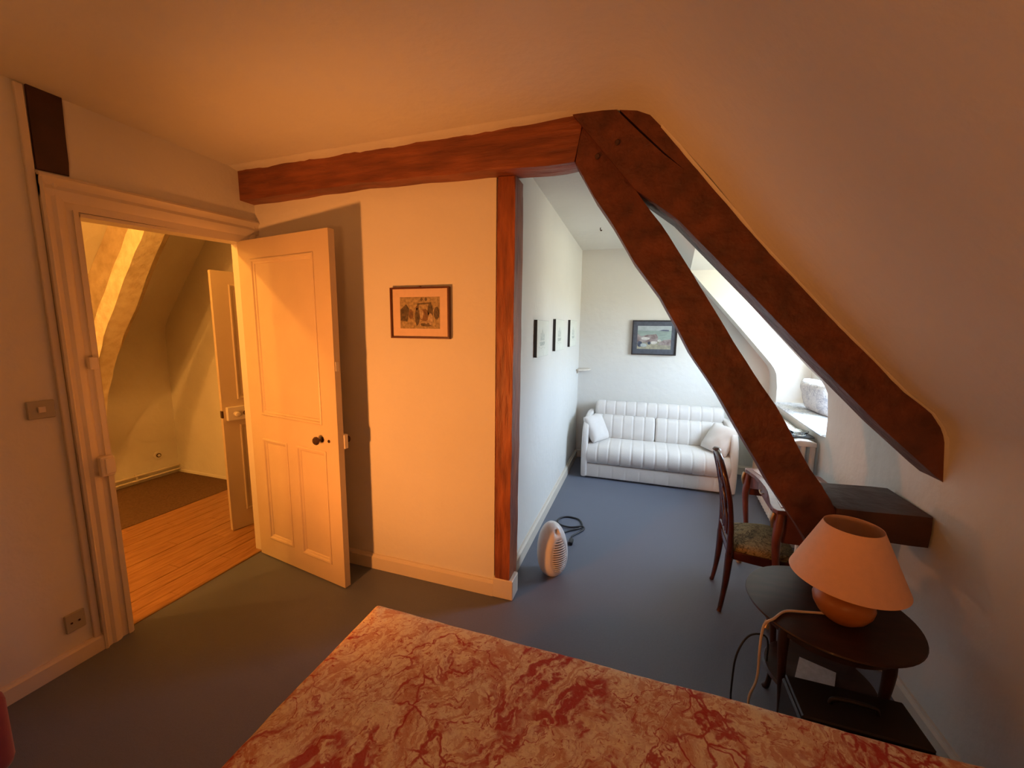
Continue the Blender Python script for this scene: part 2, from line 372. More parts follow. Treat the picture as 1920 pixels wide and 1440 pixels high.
# left wall with the crooked doorway (y 1.05 - 1.79)
bm = B()
for pts in ([(-2.2, -.05), (1.05, -.05), (1.05, 2.42), (-2.2, 2.42)], [(1.79, -.05), (1.96, -.05), (1.96, 2.42), (1.79, 2.42)], [(1.05, 1.905), (1.79, 1.950), (1.79, 2.42), (1.05, 2.42)]):
    prism(bm, pts, YZ, -2.34, -2.25)
struct('wall_left', bm, 'plaster')
bm = B(); box(bm, -2.42, -.70, 1.87, 1.98, -.05, 2.42); struct('wall_partition', bm, 'plaster')
bm = B(); box(bm, -.80, -.66, 1.98, 4.55, -.05, 2.42); struct('wall_alcove_left', bm, 'plaster')
bm = B()                                                       # end wall cut to the roof profile
pts = [(-.80, -.05)]+[(-.80, 2.40), (-.2, 2.40)]+[(x, z) for x, z in P1[:-2]]+[(1.232, -.05)]
prism(bm, pts, XZ, Y1, Y1+.03); struct('wall_alcove_back', bm, 'plaster')
bm = B(); box(bm, -2.4, 1.3, -2.3, -2.2, -.05, 2.45); struct('wall_behind', bm, 'plaster')
# dormer: sill, splayed cheeks, soffit, window wall
XW = 1.475
bm = B()
far = prof_at(DF)[7:17]
for (a, b) in zip(far, far[1:]):                               # far cheek
    poly(bm, [(a[0], DF, a[1]), (b[0], DF, b[1]), (XW, DF+.03, b[1]), (XW, DF+.03, a[1])])
nearp = prof_at(DN)[7:17]
for (a, b) in zip(nearp, nearp[1:]):                           # near cheek
    poly(bm, [(a[0], DN, a[1]), (b[0], DN, b[1]), (XW, DN-.08, b[1]), (XW, DN-.08, a[1])])
poly(bm, [(nearp[0][0], DN, 2.029), (far[0][0], DF, 2.029), (XW, DF+.03, 2.029), (XW, DN-.08, 2.029)])
wy0, wy1, wz0, wz1 = 2.84, 3.86, .96, 1.98
for q in ([2.74, 4.35, .70, wz0], [2.74, 4.35, wz1, 2.08], [2.74, wy0, wz0, wz1], [wy1, 4.35, wz0, wz1]):
    box(bm, XW, XW+.10, *q)
bmesh.ops.remove_doubles(bm, verts=bm.verts, dist=.0004)
struct('wall_dormer', bm, 'plaster', smooth=35)
bm = B()                                                       # window seat board
prism(bm, [(1.135, 2.885), (1.200, 4.145), (XW, DF+.025), (XW, DN-.07), (1.155, 2.84)], XY, .782, .805, bev=.004)
sill = struct('trim_1', bm, 'plaster')
# window
bm = B()
for q in ((wy0, wy0+.05, wz0, wz1), (wy1-.05, wy1, wz0, wz1), (wy0+.05, wy1-.05, wz0, wz0+.05), (wy0+.05, wy1-.05, wz1-.05, wz1)):
    box(bm, XW+.02, XW+.07, *q, bev=.004)
win = struct('window_1', bm, 'window_paint')
ym = (wy0+wy1)/2
for k, (a, b) in enumerate(((wy0+.05, ym), (ym, wy1-.05))):
    bm = B(); zz0, zz1 = wz0+.05, wz1-.05
    for q in ((a, a+.04, zz0, zz1), (b-.04, b, zz0, zz1), (a+.04, b-.04, zz0, zz0+.045), (a+.04, b-.04, zz1-.04, zz1), (a+.04, b-.04, (zz0+zz1)/2-.01, (zz0+zz1)/2+.01)):
        box(bm, XW+.03, XW+.06, *q, bev=.003)
    sash = obj('sash', bm, 'window_paint', win)
    for z0_, z1_ in ((zz0+.045, (zz0+zz1)/2-.01), ((zz0+zz1)/2+.01, zz1-.04)):
        bm = B(); poly(bm, [(XW+.045, a+.04, z0_), (XW+.045, b-.04, z0_), (XW+.045, b-.04, z1_), (XW+.045, a+.04, z1_)]); obj('pane', bm, 'glass', sash)
bm = B(); box(bm, XW+.01, XW+.03, ym-.008, ym+.008, wz0+.2, wz1-.2, bev=.003); obj('window_latch', bm, 'window_paint', win)

# landing beyond the doorway
bm = B(); box(bm, -4.45, -2.285, -1.5, 2.65, -.10, -.012); hf = struct('floor_landing', bm, 'brown_floor')
xs = -2.288; k = 0
while xs > -3.38:
    wd = .098
    segs = [(-1.3, .2+.11*(k % 3)), (.2+.11*(k % 3), 1.30+.17*((k*2) % 5)), (1.30+.17*((k*2) % 5), 2.56)]
    for a, b in segs:
        bm = B(); h = .001*math.sin(k*2.1+a*5)
        box(bm, xs-wd+.0022, xs, a+.001, b-.001, -.012, .001+h, bev=.0018)
        o = obj('floorboard', bm, 'floorboard', hf)
    xs -= wd; k += 1
bm = B()                                                       # darker brown floor strip beyond the boards
box(bm, -4.35, xs, -1.3, 2.57, -.012, .004); struct('trim_2', bm, 'brown_floor')
HP = [(-4.35, -.05), (-4.35, 1.38), (-4.33, 1.45), (-4.28, 1.53), (-3.62, 2.28), (-3.54, 2.34), (-3.44, 2.37), (-2.30, 2.38)]
bm = B(); R_ = loft(bm, [[(x, y, z) for x, z in HP] for y in (-1.5, 2.60)], cap=False, closed=False)
struct('wall_landing_far', bm, 'hall_plaster', smooth=50)
bm = B(); box(bm, -4.45, -2.30, 2.57, 2.65, -.05, 2.45); struct('wall_landing_right', bm, 'hall_plaster')
bm = B(); box(bm, -4.45, -2.30, -1.55, -1.40, -.05, 2.45); struct('wall_landing_near', bm, 'hall_plaster')
bm = B(); box(bm, -2.42, -2.30, 1.90, 2.62, -.05, 2.42); struct('wall_closet', bm, 'hall_plaster')

# door casing and jambs
def casing_profile(): return [(0, 0), (.026, 0), (.030, .008), (.020, .016), (.016, .030), (.022, .042), (.018, .060), (.008, .072), (.008, .096), (0, .096)]
bm = B()
for u0, u1, w_ in (((.948, 0), (.948, 2.02), 1), ((1.885, 0), (1.885, 2.05), -1)):
    rings = []
    for z in (u0[1], u1[1]):
        rings.append([(-2.25+h, u0[0]+w_*q, z) for h, q in casing_profile()])
    loft(bm, rings)
box(bm, -2.25, -2.235, 1.040, 1.056, 0, 1.915)
struct('trim_3', bm, 'paint', smooth=35)
bm = B(); rings = []
for y, z in ((.948, 2.030), (1.868, 2.075)):
    rings.append([(-2.25+h*1.15, y, z-q*1.28) for h, q in casing_profile()])
loft(bm, rings); struct('trim_4', bm, 'paint', smooth=35)
bm = B()                                                       # jamb linings and rebate
for q in ([(1.05, 0), (1.062, 0), (1.062, 1.905), (1.05, 1.905)], [(1.778, 0), (1.79, 0), (1.79, 1.95), (1.778, 1.95)], [(1.05, 1.893), (1.79, 1.938), (1.79, 1.952), (1.05, 1.907)]):
    prism(bm, q, YZ, -2.345, -2.240)
for q in ([(1.062, 0), (1.074, 0), (1.074, 1.895), (1.062, 1.895)],):
    prism(bm, q, YZ, -2.343, -2.30)
struct('trim_5', bm, 'paint')
bm = B(); box(bm, -2.293, -2.281, 1.05, 1.79, -.005, .006, bev=.002); struct('trim_6', bm, 'brass')
# baseboards
def base(name, pts, h=.085, mt='paint', t=.022):
    bm = B()
    for (a, b) in zip(pts, pts[1:]):
        a = Vector(a); b = Vector(b); d = (b-a).normalized(); n = Vector((d.y, -d.x))
        pr = [(0, 0), (t, 0), (t, h*.84), (t*.55, h*.92), (t*.45, h), (0, h)]
        loft(bm, [[(p_.x+n.x*q, p_.y+n.y*q, z) for q, z in pr] for p_ in (a, b)])
    return struct(name, bm, mt, smooth=35)
base('baseboard_left', [(-2.25, -2.2), (-2.25, .948)], .075)
base('baseboard_partition', [(-2.25, 1.87), (-.70, 1.87)], .088)
base('baseboard_alcove_left', [(-.66, 1.985), (-.66, 4.45)], .09)
base('baseboard_alcove_back', [(-.66, 4.45), (1.30, 4.45)], .09)
base('baseboard_right', [(1.30, 4.45), (1.075, 1.95)], .085)
base('baseboard_bedroom_right', [(1.062, 1.84), (1.062, -2.2)], .085)
base('baseboard_landing_right', [(-4.35, 2.57), (-2.42, 2.57)], .03, 'hall_plaster', .008)
bm = B()                                                       # plinth block at the foot of the post
box(bm, -.700, -.585, 1.846, 1.945, 0, .112, bev=.004); struct('trim_7', bm, 'paint')
# plaster lip where the ceiling meets the beam, ragged lower edge
def lip(name, line, y0, y1, drop, seed):
    bm = B(); n = 60; A = []; Bq = []
    L_ = [Vector(p) for p in line]; tot = sum((b-a).length for a, b in zip(L_, L_[1:]))
    def at(s):
        for a, b in zip(L_, L_[1:]):
            l = (b-a).length
            if s <= l+1e-6: return a+(b-a)*min(1, s/l), (b-a).normalized()
            s -= l
        return L_[-1], (L_[-1]-L_[-2]).normalized()
    rings = []
    for i in range(n+1):
        p_, d = at(tot*i/n); nrm = Vector((d.y, -d.x))
        if nrm.y > 0: nrm = -nrm
        k = drop*(.75+.6*noise.noise(Vector((i*.23, seed, 0)))+.35*noise.noise(Vector((i*.9, seed, 3))))
        k = max(.002, k)*min(1, (n-i)/12+.05)
        rings.append([(p_.x, y0, p_.y+.004), (p_.x+nrm.x*k*.35, (y0+y1)/2-.004, p_.y+nrm.y*k*.35), (p_.x+nrm.x*k, y1-.004, p_.y+nrm.y*k), (p_.x+nrm.x*k, y1+.01, p_.y+nrm.y*k), (p_.x, y1+.01, p_.y+.004)])
    loft(bm, rings)
    return struct(name, bm, 'plaster', smooth=50)
lip('trim_8', [(-2.25, 2.345), (-.30, 2.349)], 1.715, 1.780, .014, 2.0)
lip('trim_9', [(.031, 2.253), (.391, 1.817), (.673, 1.502), (.915, 1.246), (.997, 1.176), (1.028, 1.13), (1.046, 1.087), (1.06, .93)], 1.745, 1.768, .004, 9.0)

# ------------------------------------------------------------------ TRUSS TIMBERS
def one(name, bm, mt, label, cat, group=None, smooth=None):
    return tag(center(obj(name, bm, mt, smooth=smooth)), label, cat, group)
bm = B()  # timber outlines and roof profile taken from image pixels, projected onto vertical planes
timber(bm, [(-2.30, 2.175), (-2.262, 2.245), (-2.262, 2.40), (-.37, 2.40), (-.322, 2.347), (-.062, 2.036), (-.20, 2.157), (-.312, 2.165), (-.60, 2.168), (-.694, 2.172), (-1.05, 2.182), (-1.42, 2.187), (-2.0, 2.182)][:5]+[(-.285, 2.303), (-.310, 2.165), (-.60, 2.168), (-.694, 2.172), (-1.05, 2.182), (-1.42, 2.187), (-2.0, 2.178)], 1.78, 1.90, rough=.006, seed=1)
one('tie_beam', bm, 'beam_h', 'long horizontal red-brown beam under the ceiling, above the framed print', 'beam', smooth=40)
brL = [(-.310, 2.165), (-.273, 2.101), (-.222, 2.016), (-.146, 1.907), (-.045, 1.74), (.067, 1.597), (.201, 1.363), (.321, 1.179), (.535, .832), (.700, .590)]
brR = [(.80, .675), (.745, .80), (.662, .921), (.522, 1.167), (.352, 1.416), (.187, 1.681), (.053, 1.887), (-.059, 2.033)]
bm = B(); timber(bm, brL+[(.72, .545), (.80, .545)]+brR+[(-.285, 2.303)], 1.781, 1.90, rough=.004, seed=5)
br = tag(center(obj('brace_beam', bm, 'beam', smooth=40)), 'lower red-brown diagonal timber brace running down behind the lamp', 'beam')
up = [(1.09, .90), (1.10, 1.09), (1.07, 1.19), (.96, 1.29), (.72, 1.55), (.44, 1.865), (.19, 2.17), (.07, 2.30), (-.02, 2.37), (-.15, 2.40), (-.37, 2.40)]
low = [(-.322, 2.347), (-.059, 2.030), (.109, 1.902), (.403, 1.593), (.624, 1.356), (.86, 1.111), (1.024, .957)]
crack = [(-.150, 2.40), (-.154, 2.349), (-.049, 2.242), (.045, 2.150), (.130, 2.079), (.048, 2.156), (-.045, 2.250), (-.146, 2.352), (-.142, 2.40)]
outl = low+up[:9]+[(-.135, 2.40)]+crack[::-1][1:-1]+[(-.160, 2.40), (-.37, 2.40)]
bm = B(); prism(bm, outl, XZ, 1.768, 1.90)
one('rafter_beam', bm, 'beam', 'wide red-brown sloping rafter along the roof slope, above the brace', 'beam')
raft = bpy.data.objects['rafter_beam']
for par, (x, z) in ((br, (-.215, 2.175)), (raft, (-.135, 2.215))):
    bm = B(); lathe(bm, [(0, -.004), (.011, -.004), (.011, .004), (.008, .007), (0, .007)], (0, 0, 0), 10)
    bmesh.ops.rotate(bm, verts=bm.verts, matrix=Matrix.Rotation(math.pi/2, 3, 'X')); bmesh.ops.translate(bm, verts=bm.verts, vec=(x, 1.778 if par is br else 1.767, z))
    obj('peg', bm, 'dark_beam', par)
bm = B(); timber(bm, [(-.688, .100), (-.690, 1.1), (-.686, 2.172), (-.598, 2.170), (-.600, 1.2), (-.606, .100)], 1.852, 1.985, rough=.003, seed=11, step=.06)
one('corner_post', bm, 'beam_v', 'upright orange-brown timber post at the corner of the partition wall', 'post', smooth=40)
bm = B(); timber(bm, [(.76, .775), (1.055, .785), (1.055, .665), (.76, .665)], 1.775, 2.07, rough=.003, seed=14, bev=.006)
one('stub_beam', bm, 'dark_beam', 'short thick dark timber block jutting out behind the lampshade', 'beam', smooth=40)
bm = B(); timber(bm, [(.952, 2.042), (.956, 2.40), (1.052, 2.40), (1.047, 2.048)], -2.26, -2.238, rough=.002, seed=17, f3=YZ)
one('door_stud', bm, 'dark_beam', 'short dark upright timber above the top left of the doorway', 'beam', smooth=40)

# painted timbers on the landing
def painted(name, pts, y0, y1, ch, label, seed, mt):
    bm = B(); prism(bm, pts, XZ, y0, y1)
    bmesh.ops.bevel(bm, geom=[e for e in bm.edges if abs(e.verts[0].co.y-y0) < 1e-5 and abs(e.verts[1].co.y-y0) < 1e-5], offset=ch, segments=2, affect='EDGES', profile=.4)
    bmesh.ops.subdivide_edges(bm, edges=bm.edges, cuts=3, use_grid_fill=True)
    for v in bm.verts: v.co = wob(v.co, .010, 6, seed)
    return one(name, bm, mt, label, 'beam', smooth=50)
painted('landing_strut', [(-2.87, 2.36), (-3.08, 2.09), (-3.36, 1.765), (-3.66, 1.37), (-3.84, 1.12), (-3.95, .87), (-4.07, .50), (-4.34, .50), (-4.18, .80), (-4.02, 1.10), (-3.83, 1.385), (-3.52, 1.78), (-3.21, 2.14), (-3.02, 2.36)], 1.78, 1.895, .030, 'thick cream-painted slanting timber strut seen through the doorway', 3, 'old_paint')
painted('landing_rafter', [(-3.03, 2.36), (-3.52, 1.79), (-3.85, 1.38), (-4.34, .85), (-4.34, 1.42), (-4.24, 1.56), (-3.90, 1.96), (-3.56, 2.36)], 1.905, 2.02, .02, 'cream-painted rafter behind the lit strut on the landing', 6, 'old_paint_darker')

# ------------------------------------------------------------------ DOORS
def door_leaf(name, label, hinge, free, H_, T_, panels, rail=.0, both=False):
    """panelled door: hinge and free are plan points of the visible face"""
    h = Vector((hinge[0], hinge[1], 0)); f = Vector((free[0], free[1], 0)); u = (f-h).normalized(); W_ = (f-h).length
    ang = math.atan2(u.y, u.x)
    t = thing(name, label, 'door', hinge+(0.006,), ang)
    # local frame: x along the leaf, visible face at y=0 looking to -y
    bm = B(); gx = sorted({0, W_}|{p[0] for p in panels}|{p[1] for p in panels}); gz = sorted({0, H_}|{p[2] for p in panels}|{p[3] for p in panels})
    inside = lambda x, z: any(p[0] < x < p[1] and p[2] < z < p[3] for p in panels)
    for x0, x1 in zip(gx, gx[1:]):
        for z0, z1 in zip(gz, gz[1:]):
            if not inside((x0+x1)/2, (z0+z1)/2): box(bm, x0, x1, 0, T_, z0, z1)
    bmesh.ops.remove_doubles(bm, verts=bm.verts, dist=.0003)
    kill = [fc for fc in bm.faces if False]
    obj('door_frame', bm, 'door_paint', t, local=True)
    for x0, x1, z0, z1 in panels:
        bm = B(); g = .014
        box(bm, x0-.001, x1+.001, .010, T_-.008, z0-.001, z1+.001)
        pn = obj('panel', bm, 'door_paint', t, local=True)
        bm = B()                                               # moulding around the sunk panel
        rings = []
        pr = [(-.004, -.003), (.002, -.006), (.010, -.004), (.014, .003), (.022, .005), (.026, .0105), (-.004, .0105)]
        for cx_, cz_, sx_, sz_ in ((x0, z0, 1, 1), (x1, z0, -1, 1), (x1, z1, -1, -1), (x0, z1, 1, -1), (x0, z0, 1, 1)):
            rings.append([(cx_+sx_*q, d, cz_+sz_*q) for q, d in pr])
        loft(bm, rings, cap=False); obj('moulding', bm, 'door_paint', pn, local=True, smooth=30)
    return t, W_
d1, W1 = door_leaf('panelled_door', 'tall cream panelled door standing open into the bedroom', (-2.262, 1.750), (-1.500, 1.635), 1.935, .036, [(.118, .648, .925, 1.825), (.112, .335, .130, .772), (.425, .668, .118, .772)])
def knob(par, x, z, y, dirn, mt='dark_metal', r=.022, L_=.05):
    bm = B(); pr = [(0, 0), (.016, 0), (.016, .004), (.007, .008), (.006, L_*.45), (.012, L_*.52), (r, L_*.66), (r*1.05, L_*.8), (r*.8, L_*.95), (0, L_)]
    lathe(bm, pr, (0, 0, 0), 18); bmesh.ops.rotate(bm, verts=bm.verts, matrix=Matrix.Rotation(math.pi/2*dirn, 3, 'X'))
    bmesh.ops.translate(bm, verts=bm.verts, vec=(x, y, z)); return obj('door_knob', bm, mt, par, local=True, smooth=40)
kb = knob(d1, .645, .842, 0, 1); kb['label'] = 'dark metal door knob'
bm = B(); lathe(bm, [(0, 0), (.009, 0), (.009, .003), (0, .003)], (0, 0, 0), 12); bmesh.ops.rotate(bm, verts=bm.verts, matrix=Matrix.Rotation(math.pi/2, 3, 'X')); bmesh.ops.translate(bm, verts=bm.verts, vec=(.700, 0, .838)); obj('keyhole', bm, 'dark_metal', d1, local=True)
bm = B(); box(bm, .63, .775, .036, .062, .795, .875, bev=.003); obj('rim_lock', bm, 'paint', d1, local=True)
knob(d1, .735, .835, .062, -1, 'dark_metal', .018, .04)
for z in (.35, 1.62):
    bm = B(); tube(bm, [(.0, .040, z-.04), (.0, .040, z+.04)], .007, 8, 0); obj('hinge', bm, 'paint', d1, local=True, smooth=40)
bm = B(); box(bm, W1-.006, W1+.003, .006, .026, 1.22, 1.27, bev=.001); obj('edge_bolt', bm, 'paint', d1, local=True)
d2, W2 = door_leaf('closet_door', 'narrow panelled cream door ajar on the landing, behind the open door', (-2.700, 1.888), (-2.505, 2.545), 1.812, .034, [(.10, W_-.105, .945, 1.725) for W_ in (.6815,)]+[(.10, .6815-.105, .13, .76)])
# visible face looks to +x: turn the leaf about so its face y=0 is the visible one (done by hinge->free direction)
bm = B(); box(bm, .020, .160, -.030, 0, .80, .895, bev=.003); lk = obj('rim_lock', bm, 'paint', d2, local=True)
for x in (.070, .128):
    k_ = knob(d2, x, .845, -.030, 1, 'dark_metal' if x > .1 else 'paint', .017, .038)
bm = B(); box(bm, -.006, .006, -.002, .024, .82, .87, bev=.002); obj('latch', bm, 'dark_metal', d2, local=True)
# strike boxes on the left jamb
bm = B(); box(bm, -2.243, -2.206, 1.008, 1.054, .790, .878, bev=.003); box(bm, -2.206, -2.200, 1.020, 1.054, .800, .868, bev=.002)
one('strike_box', bm, 'paint', 'white metal latch keeper on the left door casing at knob height', 'latch')
bm = B(); box(bm, -2.243, -2.218, 1.022, 1.050, 1.262, 1.315, bev=.003)
one('bolt_keeper', bm, 'paint', 'small bolt keeper higher up on the left door casing', 'latch')

# ------------------------------------------------------------------ LEFT WALL FITTINGS
t = thing('light_switch', 'beige rectangular light switch on the wall left of the doorway', 'light switch', (-2.25, .868, 1.075))
bm = B(); box(bm, -2.25, -2.241, .830, .908, 1.080, 1.152, bev=.003); obj('switch_plate', bm, 'plate', t)
bm = B(); box(bm, -2.241, -2.236, .858, .880, 1.104, 1.128, bev=.002); obj('rocker', bm, 'paint', t)
t = thing('wall_socket', 'beige electrical socket low on the wall left of the doorway', 'socket', (-2.25, .875, .12))
bm = B(); box(bm, -2.25, -2.240, .842, .905, .150, .232, bev=.003); obj('socket_plate', bm, 'plate', t)
for dy in (-.012, .012):
    bm = B(); tube(bm, [(-2.241, .873+dy, .19), (-2.2385, .873+dy, .19)], .004, 10, 0); obj('socket_hole', bm, 'dark_metal', t)
bm = B(); box(bm, -2.252, -2.236, .922, .947, .07, 2.335, bev=.004, seg=2)
one('cable_trunking', bm, 'paint', 'thin cream cable trunking running up the wall beside the door casing', 'cable trunking')
# landing wall fittings
t = thing('round_socket', 'small round socket on the far landing wall above the pipes', 'socket', (-4.35, 2.40, .19))
for rr, x1, mt, nm in ((.034, -4.335, 'hall_plaster', 'socket_plate'), (.020, -4.330, 'dark_metal', 'socket_well'), (.012, -4.326, 'hall_plaster', 'socket_core')):
    bm = B(); tube(bm, [(-4.35, 2.398, .222), (x1, 2.398, .222)], rr, 18, 0); obj(nm, bm, mt, t)
t = thing('skirting_pipes', 'pair of thin painted pipes along the foot of the far landing wall', 'pipe', (-4.33, 1.6, .03))
for z in (.082, .040):
    bm = B(); tube(bm, [(-4.325, .2, z), (-4.325, 2.56, z)], .010, 8, 0); obj('pipe', bm, 'paint', t, smooth=60)
for y in (1.0, 1.7, 2.2):
    bm = B(); box(bm, -4.35, -4.318, y, y+.012, .025, .095); obj('bracket', bm, 'paint', t)
# ceiling hook above the slope and spot on the alcove ceiling
t = thing('ceiling_hook', 'tiny dark screw hook in the sloping ceiling at top right', 'hook', (.173, .992, 2.07))
bm = B(); tube(bm, [(.185, .992, 2.100), (.170, .992, 2.080), (.160, .992, 2.075), (.156, .992, 2.083)], .0025, 6); obj('hook', bm, 'dark_metal', t)
bm = B(); lathe(bm, [(0, 0), (.006, 0), (.006, .002), (0, .002)], (.176, .992, 2.083), 10); obj('rose', bm, 'dark_metal', t)
bm = B(); tube(bm, [(-.383, 3.574, 2.335), (-.383, 3.574, 2.312), (-.376, 3.574, 2.305), (-.370, 3.574, 2.312)], .004, 6)
one('alcove_ceiling_hook', bm, 'dark_metal', 'tiny dark hook in the pale alcove ceiling', 'hook')

# ------------------------------------------------------------------ PICTURES
def frame_bars(bm, x0, x1, z0, z1, y0, y1, w_):
    for q in ((x0, x1, z0, z0+w_), (x0, x1, z1-w_, z1), (x0, x0+w_, z0+w_, z1-w_), (x1-w_, x1, z0+w_, z1-w_)):
        box(bm, q[0], q[1], y0, y1, q[2], q[3])
    return bm
def blob(bm, cx_, cz_, rx, rz, y, mi, n=10, seed=0):
    poly(bm, [(cx_+rx*math.cos(a)*(1+.3*noise.noise(Vector((a, seed, cx_*9)))), y, cz_+rz*math.sin(a)*(1+.3*noise.noise(Vector((a, seed+4, cz_*9))))) for a in (2*math.pi*i/n for i in range(n))], mi)
t = thing('framed_print', 'thin dark-framed print of villagers with buff mount on the orange-lit wall', 'picture', (-1.125, 1.87, 1.395))
x0, x1, z0, z1 = -1.300, -.948, 1.400, 1.668
bm = B(); frame_bars(bm, x0, x1, z0, z1, 1.844, 1.868, .008); obj('frame', bm, 'frame_wood', t)
bm = B(); box(bm, x0+.006, x1-.006, 1.856, 1.867, z0+.006, z1-.006); obj('mount', bm, 'mount', t)
ax0, ax1, az0, az1 = -1.245, -1.005, 1.452, 1.618
Y = 1.8555; Y2 = 1.8548; Y3 = 1.8542
bm = B(); poly(bm, [(ax0, Y, az0), (ax1, Y, az0), (ax1, Y, az1), (ax0, Y, az1)], 0)
aw, ah = ax1-ax0, az1-az0
def AX(u): return ax0+aw*u
def AZ(v): return az0+ah*v
poly(bm, [(AX(.01), Y2, AZ(.25)), (AX(.19), Y2, AZ(.22)), (AX(.24), Y2, AZ(.62)), (AX(.16), Y2, AZ(.78)), (AX(.01), Y2, AZ(.6))], 1)
poly(bm, [(AX(.44), Y2, AZ(.80)), (AX(.78), Y2, AZ(.83)), (AX(.78), Y2, AZ(.78)), (AX(.48), Y2, AZ(.76)), (AX(.46), Y2, AZ(.3)), (AX(.43), Y2, AZ(.3))], 1)
blob(bm, AX(.44), AZ(.38), aw*.065, ah*.27, Y3, 1, seed=1); blob(bm, AX(.43), AZ(.66), aw*.03, ah*.06, Y3, 3, seed=2)
blob(bm, AX(.28), AZ(.46), aw*.06, ah*.15, Y3, 3, seed=3); blob(bm, AX(.11), AZ(.48), aw*.07, ah*.24, Y3, 1, seed=7)
blob(bm, AX(.62), AZ(.42), aw*.12, ah*.20, Y3, 3, seed=4); blob(bm, AX(.55), AZ(.45), aw*.05, ah*.14, Y3-.0004, 2, seed=5)
blob(bm, AX(.76), AZ(.58), aw*.07, ah*.24, Y3, 1, seed=6); blob(bm, AX(.77), AZ(.30), aw*.06, ah*.18, Y3-.0004, 2, seed=8)
blob(bm, AX(.92), AZ(.50), aw*.07, ah*.20, Y3, 1, seed=9); blob(bm, AX(.66), AZ(.13), aw*.14, ah*.06, Y3, 1, seed=10)
blob(bm, AX(.66), AZ(.19), aw*.035, ah*.04, Y3-.0004, 2, seed=11)
for u in (.55, .66): blob(bm, AX(u), AZ(.92), aw*.035, ah*.07, Y2, 1, 4, seed=12)
obj('print', bm, ['print_paper', 'ink', 'ink_light', 'sepia'], t, recalc=False)
bm = B(); box(bm, -1.130, -1.120, 1.862, 1.868, 1.668, 1.676); obj('hanger', bm, 'brass', t)

t = thing('framed_painting', 'seascape painting in wide blue-grey frame on the alcove end wall', 'picture', (.128, 4.45, 1.205))
x0, x1, z0, z1 = -.095, .352, 1.206, 1.570
bm = B(); frame_bars(bm, x0, x1, z0, z1, 4.418, 4.448, .010); obj('frame', bm, 'black_frame', t)
bm = B(); box(bm, x0+.008, x1-.008, 4.432, 4.446, z0+.008, z1-.008); obj('mount', bm, 'blue_grey_frame', t)
ax0, ax1, az0, az1 = -.040, .297, 1.268, 1.512; aw, ah = ax1-ax0, az1-az0; Y = 4.4315; Y2 = 4.4308; Y3 = 4.4302; Y4 = 4.4297
bm = B(); poly(bm, [(ax0, Y, AZ(.80)), (ax1, Y, AZ(.80)), (ax1, Y, az1), (ax0, Y, az1)], 0)
poly(bm, [(ax0, Y, AZ(.35)), (ax1, Y, AZ(.35)), (ax1, Y, AZ(.80)), (ax0, Y, AZ(.80))], 1)
poly(bm, [(ax0, Y, az0), (ax1, Y, az0), (ax1, Y, AZ(.35)), (ax0, Y, AZ(.35))], 3)
poly(bm, [(AX(.62), Y2, AZ(.79)), (AX(.93), Y2, AZ(.77)), (AX(.92), Y2, AZ(.83)), (AX(.75), Y2, AZ(.84))], 4)
poly(bm, [(ax0, Y2, AZ(.30)), (AX(.6), Y2, AZ(.28)), (AX(.62), Y2, AZ(.52)), (AX(.55), Y2, AZ(.66)), (AX(.46), Y2, AZ(.63)), (AX(.30), Y2, AZ(.62)), (AX(.12), Y2, AZ(.55)), (ax0, Y2, AZ(.66))], 2)
poly(bm, [(AX(.60), Y2, AZ(.20)), (ax1, Y2, AZ(.16)), (ax1, Y2, AZ(.44)), (AX(.78), Y2, AZ(.40))], 2)
blob(bm, AX(.24), AZ(.45), aw*.13, ah*.07, Y3, 5, seed=1); blob(bm, AX(.50), AZ(.28), aw*.11, ah*.07, Y3, 5, seed=2); blob(bm, AX(.66), AZ(.37), aw*.06, ah*.05, Y3, 5, seed=3)
blob(bm, AX(.08), AZ(.22), aw*.075, ah*.13, Y3, 4, seed=4); blob(bm, AX(.36), AZ(.26), aw*.05, ah*.07, Y3, 4, seed=5); blob(bm, AX(.20), AZ(.17), aw*.10, ah*.08, Y4, 0, seed=6)
obj('painting', bm, ['p_sky', 'p_sea', 'p_rock', 'p_sand', 'p_dark', 'p_white'], t, recalc=False)

